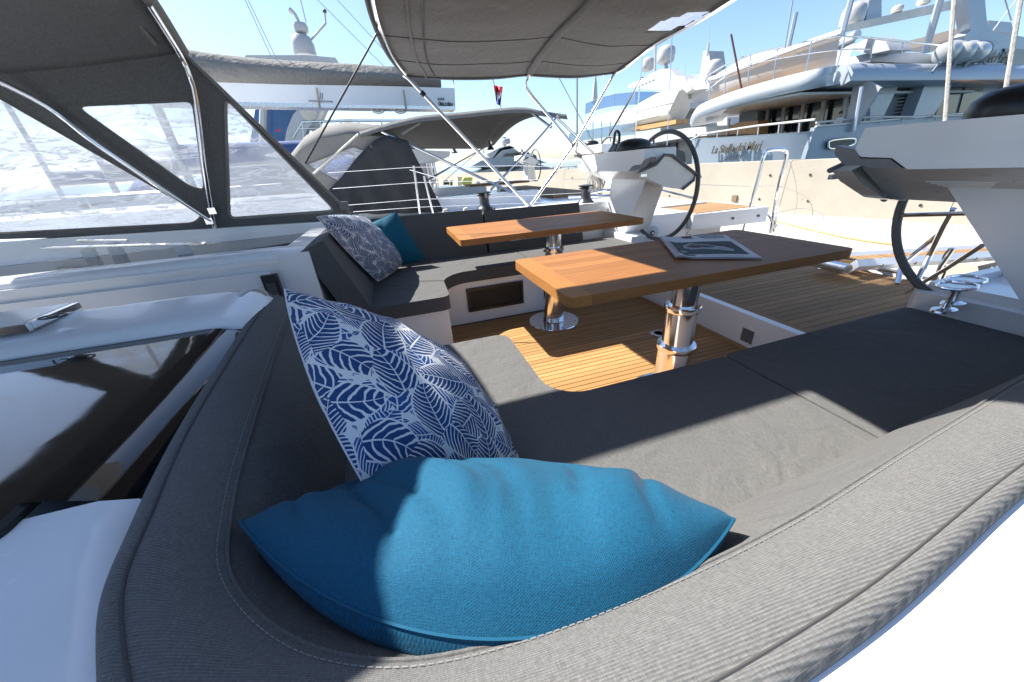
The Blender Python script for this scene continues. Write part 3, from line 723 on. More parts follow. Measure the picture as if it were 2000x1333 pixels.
# ================================================================== tables
def table(x0, x1, y0, y1, zt, leg, label, stages):
    th = 0.038; r = thing('folding_table', label, 'table', (leg[0], leg[1], 0.0))
    eb = 0.085
    for s_, (a, b) in ((-1, (x0, x0+eb-0.0008)), (1, (x1-eb+0.0008, x1))):
        q = [V(a, y0, zt-th), V(b, y0, zt-th), V(b, y1, zt-th), V(a, y1, zt-th)]
        rr = [0.035, 0, 0, 0.035] if s_ < 0 else [0, 0.035, 0.035, 0]
        MB().prism(rnd_poly(q, rr, 5), (0, 0, th)).build('end_board', TEAKE, r, bevel=0.006, seg=3, smooth=40, wn_=True)
    n = 9; w_ = (y1-y0)/n; base = None
    for i in range(n):
        ya = y0 + i*w_
        if i in (0, n-1):
            q = [V(x0+eb, ya+(0.0005 if i else 0), zt-th), V(x1-eb, ya+(0.0005 if i else 0), zt-th), V(x1-eb, ya+w_-(0.0005 if i == 0 else 0), zt-th), V(x0+eb, ya+w_-(0.0005 if i == 0 else 0), zt-th)]
            MB().prism(q, (0, 0, th)).build('board', TEAKT, r, bevel=0.004, seg=2, smooth=40)
        else:
            MB().box(x0+eb, x1-eb, ya+0.0004, ya+w_-0.0004, zt-th+0.003, zt-0.0006).build('board', TEAKT, r, bevel=0.0008, seg=1, smooth=0)
    MB().box(x0+0.35, x1-0.35, y0+0.10, y1-0.10, zt-th-0.022, zt-th+0.002).build('mounting_frame', STEEL, r, bevel=0.004)
    for i, (r_, za, zb) in enumerate(stages):
        MB().lathe([(r_, za), (r_, zb)], (leg[0], leg[1], 0), 40).build('leg_tube', CHROME, r)
        if i < len(stages)-1:
            MB().lathe([(r_*0.9, zb-0.012), (r_+0.007, zb-0.012), (r_+0.009, zb-0.008), (r_+0.009, zb+0.014), (r_+0.006, zb+0.018), (r_*0.9, zb+0.018)], (leg[0], leg[1], 0), 40).build('collar', CHROME, r, smooth=30)
    fl_ = stages[0][0]
    bp = MB().lathe([(0, 0.001), (0.193, 0.001), (0.195, 0.004), (0.191, 0.011), (fl_+0.012, 0.014), (fl_+0.004, 0.02), (fl_+0.003, 0.075), (fl_*0.9, 0.078)], (leg[0], leg[1], 0), 48).build('base_plate', CHROME, r, smooth=30)
    for k in range(6):
        a = k*math.pi/3 + 0.5
        MB().lathe([(0, 0), (0.006, 0), (0.005, 0.002), (0, 0.002)], (leg[0]+0.165*math.cos(a), leg[1]+0.165*math.sin(a), 0.0125), 8).build('bolt', DKGREY, bp)
    return r
table(0.488, 1.81, 0.985, 1.575, 0.72, (1.18, 1.22), 'near teak table with a folded magazine lying on it', [(0.080, 0.0, 0.285), (0.070, 0.27, 0.485), (0.060, 0.47, 0.675)])
table(0.352, 1.70, 2.235, 2.86, 0.72, (1.03, 2.35), 'empty teak table by the far bench', [(0.078, 0.0, 0.40), (0.067, 0.39, 0.565), (0.056, 0.55, 0.675)])
# deck plate in the floor
dp = thing('deck_plate', 'round steel deck plate in the cockpit floor beside the near table leg', 'deck plate', (1.42, 1.74, 0))
c_ = P(1287, 651, z=0.004)
MB().lathe([(0, 0.0005), (0.058, 0.0005), (0.06, 0.002), (0.056, 0.005), (0, 0.005)], (c_.x, c_.y, 0), 32).build('plate', STEEL, dp)
MB().lathe([(0.036, 0.005), (0.037, 0.0062), (0.041, 0.0062), (0.042, 0.005)], (c_.x, c_.y, 0), 32).build('ring', STEEL, dp)
for k in range(3):
    MB().lathe([(0, 0.005), (0.004, 0.005), (0.0035, 0.0062), (0, 0.0062)], (c_.x+0.05*math.cos(k*2.1), c_.y+0.05*math.sin(k*2.1), 0), 8).build('screw', DKGREY, dp)
# ------------------------------------------------------------------ magazine
PAPER = plain('paper', (0.62, 0.62, 0.65), 0.6, vary=0.03)
PRT = plain('print_teal', (0.016, 0.045, 0.050), 0.6, spec=0.2, vary=0.35, scale=9)
PRD = plain('print_dark', (0.012, 0.014, 0.022), 0.6, spec=0.2, vary=0.4, scale=14)
PRL = plain('print_pale', (0.30, 0.33, 0.37), 0.6, spec=0.2, vary=0.25, scale=30)
PRB = plain('print_brown', (0.08, 0.045, 0.035), 0.6, spec=0.2, vary=0.4, scale=30)
mg = thing('magazine', 'folded boating magazine with a dark photo cover on the near table', 'magazine', (1.3, 1.35, 0.72))
ZT = 0.7205
m4 = [P(1288, 466, z=ZT), P(1417, 460, z=ZT), P(1492, 508, z=ZT), P(1322, 508, z=ZT)]
def mq(u, v): return lerp(lerp(m4[0], m4[1], u), lerp(m4[3], m4[2], u), v)     # u across the width, v to the near edge
def sheet(name, mat, u0, u1, v0, v1, h, parent, n=10, skew=0.0):
    def curl(u, v): return 0.012*math.exp(-((u-0.02)/0.10)**2) + 0.006*max(0, v-0.55)*0 + 0.004*math.sin(u*3.0)
    rows = []
    for i in range(n+1):
        r = []
        for j in range(5):
            u = lerp(u0, u1, i/n); v = lerp(v0, v1, j/4)
            p = mq(u + skew*v, v); r.append(V(p.x, p.y, ZT + h + curl(u, v)))
        rows.append(r)
    return MB().grid(rows).build(name, mat, parent, smooth=60)
pg = [sheet('page', PAPER, -0.02+0.006*i, 1.0-0.004*i, 0.0+0.012*i, 1.0-0.004*i, 0.0012*i, mg) for i in range(4)]
cv = sheet('cover', PAPER, 0.04, 0.985, 0.28, 0.985, 0.006, mg)
sheet('cover_photo', PRT, 0.06, 0.90, 0.36, 0.88, 0.0066, cv)
def patch(name, mat, pts, h, parent):
    MB().add([mq(u, v) + V(0, 0, h + 0.012*math.exp(-((u-0.02)/0.10)**2) + 0.004*math.sin(u*3.0)) for u, v in pts], [list(range(len(pts)))]).build(name, mat, parent, smooth=0)
patch('printed_boat', PRL, [(0.18, 0.62), (0.22, 0.50), (0.34, 0.40), (0.40, 0.46), (0.52, 0.50), (0.72, 0.60), (0.80, 0.70), (0.76, 0.78), (0.60, 0.72), (0.42, 0.68), (0.26, 0.70)], 0.0072, cv)
patch('printed_deck', PRB, [(0.24, 0.56), (0.34, 0.47), (0.44, 0.52), (0.42, 0.62), (0.30, 0.64)], 0.0076, cv)
patch('printed_shadow', PRD, [(0.50, 0.38), (0.90, 0.40), (0.90, 0.72), (0.72, 0.58), (0.55, 0.47)], 0.0074, cv)
patch('printed_photo', PRL, [(0.55, 0.03), (0.90, 0.03), (0.92, 0.17), (0.58, 0.17)], 0.0056, pg[3])
patch('printed_photo', PRB, [(0.30, 0.05), (0.45, 0.04), (0.46, 0.16), (0.32, 0.16)], 0.0056, pg[3])
patch('printed_text', PRD, [(0.09, 0.915), (0.24, 0.915), (0.24, 0.945), (0.09, 0.945)], 0.0070, cv)
for i in range(9): patch('printed_text', PRL, [(0.32+i*0.055, 0.935), (0.365+i*0.055, 0.935), (0.365+i*0.055, 0.948), (0.32+i*0.055, 0.948)], 0.0070, cv)
patch('printed_badge', PRL, [(0.14+0.05*math.cos(a*0.5236), 0.79+0.035*math.sin(a*0.5236)) for a in range(12)], 0.0074, cv)

# ================================================================== helm consoles and wheels
def helm(far):
    S = (lambda p: mir(p)) if far else (lambda p: Vector(p))
    wh = 'far' if far else 'near'
    r = thing('helm_console', 'white helm console with wheel behind the far bench' if far else 'white helm console at the right edge with a black compass cover', 'helm console', S((1.95, 0.55, 0.2)))
    # head: a flat board with a sloping underside
    fp = [P(*q, x=1.75) for q in ((1668, 296), (1690, 250), (2000, 222), (2000, 330), (1772, 331), (1742, 309), (1682, 307))]
    fp[2].y = fp[3].y = 0.14; fp[2].z = 1.155; fp[3].z = 1.028
    MB().prism([S(p) for p in fp], (0.27, 0, 0.0)).build('head', WHITE, r, bevel=0.010, seg=3, smooth=40, wn_=True)
    und = [(1.772, 0.16, 1.032), (2.09, 0.16, 0.885), (2.09, 1.085, 0.885), (1.772, 1.05, 1.032), (1.80, 0.16, 1.06), (2.13, 0.16, 1.06), (2.13, 1.07, 1.06), (1.80, 1.04, 1.06)]
    MB().hexa([S(p) for p in und]).build('underside', plain('pale_plastic', (0.74, 0.72, 0.69), 0.3, coat=0.4), r, bevel=0.012, seg=2)
    MB().hexa([S(p) for p in ((2.021, 0.16, 1.03), (2.16, 0.16, 1.03), (2.16, 1.04, 1.03), (2.021, 1.04, 1.03), (2.021, 0.16, 1.158), (2.12, 0.16, 1.13), (2.12, 1.04, 1.13), (2.021, 1.04, 1.162))]).build('instrument_panel', DKGREY, r, bevel=0.01)
    pl = [P(*q, x=1.746) for q in ((1668, 292), (1680, 310), (1738, 311), (1762, 329), (1652, 328), (1630, 302), (1632, 285), (1648, 288))]
    MB().prism([S(p) for p in pl], (0.05, 0, 0)).build('corner_plate', ALUGREY, r, bevel=0.003, seg=2, smooth=30)
    wing = [P(*q, y=mir((0, 1.10, 0)).y) for q in ((1247, 336), (1280, 322), (1296, 303), (1312, 304), (1358, 340), (1354, 352), (1332, 370), (1300, 366), (1262, 348))]
    wing = [mir(p) for p in wing]
    inner = [S((p.x, 1.03, p.z)) for p in wing]; outer = [S(p) for p in wing]
    MB().grid([inner, outer], closed_v=True).add(outer, [list(range(len(wing)))]).build('wing', bpy.data.materials['pale_plastic'], r, smooth=30, weld=True)
    MB().tube([S(wing[i] + V(0, 0.006, 0)) for i in (0, 1, 2, 3, 4, 5, 6)], 0.013, 8, sq=0.8).build('trim', ALUGREY, r)
    cq = P(1250, 337, y=mir((0, 1.10, 0)).y); cq = mir(cq)
    MB().hexa([S((cq.x + dx, cq.y + dy, cq.z + dz)) for dz in (-0.03, -0.012) for dx, dy in ((0, 0.0), (0.05, 0.0), (0.05, 0.015), (0, 0.015))]).build('catch', CHROME, r, bevel=0.003)
    for yy in (0.50, 0.72, 0.93):
        MB().hexa([S((1.778 + dx, yy + dy, 1.0275 + dz)) for dz in (0, 0.003) for dx, dy in ((0, 0), (0.006, 0), (0.006, 0.016), (0, 0.016))]).build('screw', DKGREY, r)
    for k in range(7):
        xx = 1.90 + k*0.014; zz = 1.032 - (xx - 1.772)*0.462 - 0.0015
        MB().tube([S((xx, 0.72 + 0.008*k, zz)), S((xx, 0.90 - 0.012*k, zz))], 0.0022, 5).build('vent_slot', WHITE, r)
    # leg
    leg = [S(p) for p in ((2.05, 0.10, 0.42), (2.33, 0.10, 0.42), (2.33, 0.44, 0.42), (2.05, 0.44, 0.42), (1.95, 0.36, 0.955), (2.13, 0.36, 0.935), (2.13, 0.86, 0.935), (1.95, 0.86, 0.955))]
    MB().hexa(leg).build('leg', WHITE, r, bevel=0.012, seg=3)
    # compass cover and instrument pod
    cvr = MB(); m_ = Matrix.Diagonal((1.2, 1.0, 0.8))
    cc = S((1.89, 0.74, 1.16))
    cvr.lathe([(0.098*1.15, 0), (0.10*1.15, 0.02), (0.095*1.15, 0.06), (0.075*1.15, 0.09), (0.04*1.15, 0.106), (0, 0.11)], cc, 28, m_)
    cvr.build('compass_cover', BLACK, r)
    if far:
        b0 = S((1.90, 0.48, 1.168))
        MB().hexa([b0 + V(*q) for q in ((-.05, -.05, 0), (.05, -.05, 0), (.05, .06, 0), (-.05, .06, 0), (-.02, -.03, .06), (.04, -.03, .06), (.03, .03, .05), (-.03, .03, .05))]).build('throttle_base', BLACK, r, bevel=0.012)
        MB().tube(spl([b0 + V(0, -.03, .04), b0 + V(0, -.03, .12), b0 + V(0, .0, .15), b0 + V(0, .035, .14), b0 + V(0, .05, .05)], 5), 0.011, 8).build('throttle_lever', BLACK, r)
        q = S((1.95, 0.93, 1.17))
        MB().box(q.x-0.06, q.x+0.08, q.y-0.06, q.y+0.06, 1.169, 1.18).build('display_cover', BLACK, r, bevel=0.004)
    # wheel
    c = S((2.23, 0.68, 0.86)); R_ = 0.425
    ring = [c + V(0.02*0, R_*math.cos(a), R_*math.sin(a)) for a in [2*math.pi*k/72 for k in range(72)]]
    wl_ = MB().tube(ring, 0.017, 10, closed=True).build('wheel', GREYT, r)
    for k in range(3):
        a = math.radians(-52 + 120*k) if far else math.radians(180 + 52 - 120*k)
        MB().tube([c + V(-0.04, 0.03*math.cos(a), 0.03*math.sin(a)), c + V(-0.02, 0.2*math.cos(a), 0.2*math.sin(a)), c + V(0, (R_-0.014)*math.cos(a), (R_-0.014)*math.sin(a))], 0.009, 8).build('spoke', CHROME, wl_)
    MB().lathe([(0, -0.05), (0.03, -0.05), (0.045, -0.02), (0.045, 0.02), (0, 0.03)], c - V(0.04, 0, 0), 20, Matrix.Rotation(math.radians(90), 3, 'Y')).build('hub', CHROME, wl_)
    return r
helm_near = helm(False); helm_far = helm(True)
# spinnaker pole like grey boom resting by the near console
def winch(c, s=1.0, label=''):
    r = thing('winch', label, 'winch', c); c = Vector(c)
    MB().lathe([(0.085*s, 0), (0.09*s, 0.008*s), (0.085*s, 0.03*s), (0.06*s, 0.052*s), (0.046*s, 0.075*s), (0.044*s, 0.12*s), (0.05*s, 0.145*s)], c, 28).build('drum', WINCHM, r)
    MB().lathe([(0.05*s, 0.145*s), (0.066*s, 0.15*s), (0.068*s, 0.157*s), (0.05*s, 0.160*s), (0.05*s, 0.168*s), (0.07*s, 0.172*s), (0.07*s, 0.18*s), (0.03*s, 0.186*s), (0, 0.186*s)], c, 28).build('self_tailer', BLACK, r)
    MB().box(c.x-0.012*s, c.x+0.012*s, c.y-0.08*s, c.y-0.045*s, c.z+0.13*s, c.z+0.175*s).build('feeder_arm', CHROME, r, bevel=0.004)
    return r
winch((0.81, 3.42, 0.736), 0.98, 'dark grey winch on the far coaming left of the crossing tubes')
winch((1.86, 3.42, 0.70), 1.08, 'dark winch on the far coaming beside the far helm console')
# clutch wedges on the coaming
for q in ((908, 412), (962, 412), (868, 415)):
    p = P(*q, y=3.38); o = MB().hexa([p + V(*w_) for w_ in ((-.022, -.02, -.03), (.02, -.02, -.03), (.02, .02, -.03), (-.022, .02, -.03), (-.008, -.02, .022), (.026, -.02, .028), (.026, .02, .028), (-.008, .02, .022))]).build('clutch_lever', plain('ivory', (0.55, 0.53, 0.46), 0.4), bevel=0.004)
    tag(o, {908: 'ivory clutch lever standing on the far coaming, left of the winch', 962: 'ivory clutch lever right against the left winch', 868: 'ivory clutch lever nearest the teal pillow, on the far coaming'}[q[0]], 'clutch lever')
# folding cleats on the near helm base
for (px, py), lab in (((1868, 560), 'folding steel cleat with ring top in the white tray, front one'), ((1886, 548), 'folding steel cleat ring behind the front one in the white tray')):
    c = P(px, py, z=0.60); c = V(c.x, c.y, 0)
    r = thing('folding_cleat', lab, 'cleat', (c.x, c.y, 0.50))
    MB().lathe([(0, 0.501), (0.055, 0.501), (0.052, 0.508), (0.02, 0.514), (0.013, 0.53), (0.012, 0.58), (0.02, 0.60), (0, 0.602)], c, 20, Matrix.Diagonal((1.0, 0.6, 1))).build('post', CHROME, r)
    MB().tube([c + V(0.072*math.cos(a), 0.045*math.sin(a), 0.604) for a in [2*math.pi*k/32 for k in range(32)]], 0.0065, 8, closed=True).build('ring', CHROME, r)
    MB().lathe([(0, 0.598), (0.064, 0.599), (0.064, 0.603), (0, 0.604)], c, 24, Matrix.Diagonal((1, 0.62, 1))).build('dish', STEEL, r)

# ================================================================== bimini
bi = thing('bimini_top', 'grey canvas bimini over the aft cockpit on steel hoops', 'awning', (1.25, 3.47, 0.72))
half_f = [(0.27, 3.49, 1.80), (0.165, 3.25, 1.87), (0.103, 2.97, 1.93), (0.07, 2.70, 2.0), (0.06, 2.25, 2.13), (0.07, 1.73, 2.18)]
half_m = [(1.30, 3.47, 1.80), (1.32, 3.28, 1.88), (1.36, 2.98, 1.955), (1.38, 2.60, 1.99), (1.39, 2.2, 2.06), (1.39, 1.73, 2.10)]
half_a = [(2.16, 3.49, 1.825), (2.25, 3.33, 1.875), (2.30, 3.07, 1.945), (2.31, 2.62, 1.965), (2.31, 2.2, 2.0), (2.31, 1.73, 2.03)]
def full(h): return spl([Vector(p) for p in h] + [mir(p) for p in h[-2::-1]], 6)
cf, cm, ca = full(half_f), full(half_m), full(half_a)
rows = []
for k in range(61):
    t = k/60; r = []
    for j in range(len(cf)):
        if t < 0.5: s_ = t*2; p = lerp(cf[j], cm[j], s_); sag = math.sin(math.pi*s_)
        else: s_ = t*2-1; p = lerp(cm[j], ca[j], s_); sag = math.sin(math.pi*s_)
        e = j/(len(cf)-1); edge = max(0, 1-min(e, 1-e)*9)
        wv = 0.007*math.sin(p.y*24 + 4.0*noise.noise(V(p.x*1.5, p.y*0.7, 0)))*(0.3+0.7*sag)*(1-edge*0.4)*(0.5+noise.noise(V(p.x*1.1, p.y*1.3, 5))) + 0.006*noise.noise(V(p.x*3, p.y*9, 2))
        r.append(p + V(0, -0.035*sag*edge*(1 if e < 0.5 else -1), -0.028*sag + wv))
    rows.append(r)
# hem, zip strip, bow pockets, seams
hem = [r[0] for r in rows] + ca[1:] + [r[-1] for r in rows[::-1]][1:] + cf[::-1][1:-1]
MB().tube([p + V(0, 0, -0.004) for p in hem], 0.010, 6, closed=True).build('hem', CANV, bi)
MB().tube([lerp(rows[5][j], rows[5][j], 0) + V(0, 0, -0.006) for j in range(len(cf))], 0.011, 6, sq=0.5).build('front_pocket', CANV, bi)
MB().tube([rows[7][j] + V(0, 0, -0.006) for j in range(len(cf))], 0.005, 6).build('zip', BLACK, bi)
MB().tube([p + V(0, 0, -0.018) for p in cm[2:-2]], 0.032, 10, sq=0.65).build('bow_sleeve', CANV, bi)
for e in (5, 11):
    MB().tube([r[e] + V(0, 0, -0.0035) for r in rows], 0.0022, 5).build('seam', THD, bi)
# clear panel in the canopy: the same cloth surface, a few of its cells glazed
def to_px(p):
    d = p - CAMP; w_ = -d.dot(RZ)
    return V(1000 + FPX*d.dot(RX)/w_, 666.5 - FPX*d.dot(RY)/w_, 0) if w_ > 0.05 else V(-9999, 0, 0)
def in_poly(p, poly):
    c = False
    for i in range(len(poly)):
        a, b = poly[i], poly[i-1]
        if (a.y > p.y) != (b.y > p.y) and p.x < (b.x-a.x)*(p.y-a.y)/(b.y-a.y) + a.x: c = not c
    return c
pan = [V(1262, 60, 0), V(1308, 34, 0), V(1385, 17, 0), V(1366, 38, 0), V(1312, 57, 0)]
cmb = MB().grid(rows); sel = [f for f in cmb.f if in_poly(to_px(sum((cmb.v[i] for i in f), V(0, 0, 0))/4), pan)]
ss_ = {id(f) for f in sel}; vm = MB(); vm.v = cmb.v; vm.f = sel; cmb.f = [f for f in cmb.f if id(f) not in ss_]
cmb.build('canopy', CANV, bi, smooth=180, solid=0.004)
used = sorted({i for f in sel for i in f}); ix = {i: k for k, i in enumerate(used)}
if sel: MB().add([cmb.v[i] for i in used], [[ix[i] for i in f] for f in sel]).build('clear_panel', vinyl('panel_vinyl', 0.95), bi)
# hoops
for f in (False, True):
    S = (lambda p: mir(p)) if f else (lambda p: Vector(p))
    foot = S((1.28, 3.48, 0.74)); jn = S((1.745, 3.48, 1.25))
    MB().tube([foot, S((0.30, 3.47, 1.775)), S((0.265, 3.46, 1.80))], 0.0145, 10).build('hoop', CHROME, bi)
    MB().tube([foot, jn, S((2.15, 3.47, 1.815))], 0.0145, 10).build('hoop', CHROME, bi)
    MB().tube(spl([jn, S((1.47, 3.48, 1.52)), S((1.33, 3.48, 1.655)), S((1.285, 3.475, 1.72)), S((1.295, 3.46, 1.775)), S((1.31, 3.42, 1.82))], 6), 0.0135, 10).build('hoop', CHROME, bi)
    d = (S((0.30, 3.47, 1.775)) - foot).normalized()
    for tt in (0.03, 1.27): MB().tube([foot + d*tt, foot + d*(tt+0.035)], 0.020, 10).build('fitting', BLACK if tt > 1 else CHROME, bi)
    MB().tube([jn + V(-0.012, 0, -0.015), jn + V(0.015, 0, 0.018)], 0.021, 10).build('fitting', CHROME, bi)
    MB().lathe([(0.035, 0), (0.035, 0.006), (0.018, 0.01), (0.016, 0.035), (0, 0.04)], foot - V(0, 0, 0.012), 16).build('foot', CHROME, bi)
    MB().tube([foot, foot + V(0.5, 0, 0.565)], 0.002, 5)
# hoops across the top
MB().tube([p + V(0.035, 0, -0.022) for p in cf[2:-2]], 0.0135, 8).build('hoop', CHROME, bi)
MB().tube([p + V(-0.035, 0, -0.022) for p in ca[2:-2]], 0.0135, 8).build('hoop', CHROME, bi)
# own boom with sail cover overhead, its shadow falls along the near bench
bo = thing('main_boom', 'boom with stowed sail running fore and aft above the cockpit', 'boom', (-2.0, 1.95, 2.25))
MB().hexa([V(-6, 1.86, 2.28), V(0.95, 1.86, 2.30), V(0.95, 2.04, 2.30), V(-6, 2.04, 2.28), V(-6, 1.86, 2.52), V(0.95, 1.86, 2.52), V(0.95, 2.04, 2.52), V(-6, 2.04, 2.52)]).build('spar', WHITE, bo, bevel=0.03, seg=3)
rr = [[V(x, 1.95 + 0.10*math.cos(a)*s_, 2.50 + 0.09*math.sin(a)*s_) for a in [2*math.pi*k/14 for k in range(14)]] for x, s_ in ((-6, 1.3), (-3, 1.1), (0, 0.9), (0.85, 0.8))]
MB().grid(rr, closed_v=True).build('sail_cover', CANVL, bo, smooth=80)

# ================================================================== spray hood
sh = thing('spray_hood', 'grey canvas spray hood with clear windows over the companionway', 'spray hood', (-1.25, 3.14, 0.83))
DN = V(0, 1, 0.29); DQ = V(0, 3.15, 0.83)
def DP(px, py, off=0.0): return P(px, py, plane=(DN, DQ + DN.normalized()*off))
def DW(x, z): return V(x, 3.15 - (z-0.83)*0.29, z)
AFT_h = [DW(-0.945, 1.785), V(-0.915, 2.62, 1.925), V(-0.86, 2.2, 2.02), V(-0.84, 1.73, 2.05)]
FWD_h = [DW(-1.83, 1.69), V(-2.02, 2.6, 1.86), V(-2.1, 2.2, 1.93), V(-2.12, 1.73, 1.95)]
AFT = full(AFT_h); FWD = full(FWD_h)
rows = []
for k in range(13):
    t = k/12; r = []
    for j in range(len(AFT)):
        p = lerp(AFT[j], FWD[j], t); e = j/(len(AFT)-1)
        r.append(p + V(0, 0, -0.03*math.sin(math.pi*t)*(1 if 0.15 < e < 0.85 else 0.3) + 0.004*noise.noise(p*4)))
    rows.append(r)
MB().grid(rows).build('canopy', CANV, sh, smooth=180, solid=0.004)
MB().tube(AFT, 0.030, 10, sq=0.8).build('edge_sleeve', CANVL, sh)
def wloop(pts, r=0.03, off=0.0): return rnd_poly([DP(*p, off) for p in pts], r, 5)
W3 = wloop([(440, 190), (655, 412), (448, 427)], 0.05)
W2 = wloop([(148, 206), (378, 196), (402, 372), (372, 366)], 0.05)
W1 = rnd_poly([DW(-2.75, 0.99), DP(-70, 160), DP(0, 190), DP(398, 420), DP(380, 436), DP(0, 456)], [0.05, 0.05, 0, 0.04, 0.04, 0], 4)
outer = [DW(-0.315, 0.845), DP(600, 437), DP(425, 459), DP(200, 462), DP(0, 468), DW(-3.1, 0.93), DW(-2.4, 1.45), FWD[0].copy(), lerp(FWD[0], AFT[0], 0.5), AFT[0].copy()]
fill_loops('side_panel', outer, [W1, W2, W3], CANV, sh)
for W_, nm in ((W1, 'w1'), (W2, 'w2'), (W3, 'w3')):
    MB().add(W_, [list(range(len(W_)))]).build('window', VINYL, sh, smooth=0)
    MB().tube([p - DN.normalized()*0.003 for p in W_], 0.011, 6, closed=True, sq=0.35).build('window_binding', plain('binding', (0.20, 0.19, 0.18), 0.5) if nm == 'w1' else bpy.data.materials['binding'], sh)
MB().tube([AFT[0] + V(0, -0.01, 0), DW(-0.33, 0.86) + V(0, -0.01, 0)], 0.020, 8, sq=0.6).build('edge_strap', CANVL, sh)
p0 = DP(672, 402, -0.02); MB().box(p0.x-0.03, p0.x+0.03, p0.y-0.012, p0.y+0.012, p0.z-0.028, p0.z+0.028).build('strap_buckle', CANVL, sh, bevel=0.006)
MB().tube(spl([DP(421, 455, -0.04), DP(411, 400, -0.04), DP(398, 320, -0.04), DP(384, 200, -0.04), DP(371, 150, -0.04), DP(352, 108, -0.05), V(-0.92, 2.6, 1.90)], 5), 0.0145, 10).build('hoop', CHROME, sh)
MB().tube(spl([DP(414, 432, -0.05), DP(385, 414, -0.05), DP(200, 290, -0.05), DP(60, 190, -0.05), V(-1.98, 2.6, 1.82), V(-2.08, 2.2, 1.90), V(-2.1, 1.73, 1.92), V(-2.08, 1.26, 1.90), V(-1.98, 0.86, 1.82)], 6), 0.0145, 10).build('hoop', CHROME, sh)
for q in ((421, 452), (416, 412), (410, 432)):
    p = DP(*q, -0.045); MB().box(p.x-0.022, p.x+0.022, p.y-0.018, p.y+0.018, p.z-0.02, p.z+0.02).build('hinge', CHROME, sh, bevel=0.006)
MB().tube([p + V(0, 0, -0.02) for p in (lerp(AFT[9], FWD[9], 0.10), lerp(AFT[14], FWD[14], 0.10), lerp(AFT[19], FWD[19], 0.10))], 0.022, 8, sq=0.5)
hr0, hr1 = P(232, 0, z=1.93), P(305, 88, z=1.80)
MB().tube([lerp(hr0, hr1, -0.6), hr0, hr1], 0.012, 6, sq=0.6).build('zip_flap', CANVL, sh)
# far and near front and the near side (left of the frame)
side_n = [mir(p) for p in (DW(-1.25, 0.83), DW(-3.1, 0.93), DW(-2.4, 1.45))] + [FWD[-1].copy(), AFT[-1].copy()]
wn_ = [mir(p) for p in (DW(-1.5, 1.0), DW(-2.75, 1.0), DW(-2.15, 1.5), DW(-1.3, 1.6))]
fill_loops('side_panel', side_n, [wn_], CANV, sh)
MB().add(wn_, [list(range(4))]).build('window', VINYLC, sh, smooth=0)
nb_ = len(FWD)
bot = [lerp(DW(-3.1, 0.93), mir(DW(-3.1, 0.93)), j/(nb_-1)) + V(-0.35*math.sin(math.pi*j/(nb_-1)), 0, 0) for j in range(nb_)]
def frow(s_): return [lerp(FWD[j], bot[j], s_) for j in range(nb_)]
MB().grid([frow(0), frow(0.16)]).build('front_panel', CANV, sh, smooth=60); MB().grid([frow(0.9), frow(1.0)]).build('front_panel', CANV, sh, smooth=60)
for a, b in ((0, 3), (nb_//2-1, nb_//2+1), (nb_-4, nb_-1)):
    MB().grid([frow(0.16)[a:b+1], frow(0.9)[a:b+1]]).build('front_panel', CANV, sh, smooth=60)
for a, b in ((3, nb_//2-1), (nb_//2+1, nb_-4)):
    MB().grid([frow(0.16+0.74*i/6)[a:b+1] for i in range(7)]).build('window', VINYLC, sh, smooth=60)
# white coaming that the hood is fixed to
for f in (False, True):
    S = (lambda p: mir(p)) if not f else (lambda p: Vector(p))
    struct(MB().hexa([S(p) for p in ((-3.4, 3.02, 0.745), (-0.30, 3.06, 0.70), (-0.30, 3.3, 0.70), (-3.4, 3.3, 0.745), (-3.4, 3.05, 0.925), (-0.34, 3.10, 0.815), (-0.34, 3.26, 0.815), (-3.4, 3.26, 0.925))]).build('hood_coaming', WHITE, bevel=0.02, seg=3) if f else MB().hexa([S(p) for p in ((-3.4, 3.02, 0.745), (-1.1, 3.06, 0.72), (-1.1, 3.3, 0.72), (-3.4, 3.3, 0.745), (-3.4, 3.05, 0.925), (-1.14, 3.10, 0.835), (-1.14, 3.26, 0.835), (-3.4, 3.26, 0.925))]).build('hood_coaming', WHITE, bevel=0.02, seg=3))
# tensioning line between hood and bimini
tag(MB().tube([P(736, 66, y=2.96), DP(596, 320, 0.0)], 0.006, 6).build('tension_line', BLACK), 'black line stretched from the bimini front to the spray hood', 'line')
# tracks and grab rails on the far coachroof
for i, (a, b, lab) in enumerate(((P(-40, 488, z=0.835), P(402, 476, z=0.82), 'long steel genoa track on the far coachroof edge'), (P(-40, 472, z=0.86), P(250, 470, z=0.85), 'short steel rail beside the far roof window'))):
    r = thing('deck_track', lab, 'track', lerp(a, b, 0.5))
    MB().tube([a, b], 0.011, 6, sq=0.7).build('rail', STEEL, r)
    for t in (0.1, 0.5, 0.9):
        p = lerp(a, b, t); MB().box(p.x-0.03, p.x+0.03, p.y-0.018, p.y+0.018, 0.76, p.z-0.005).build('foot', WHITE, r, bevel=0.004)
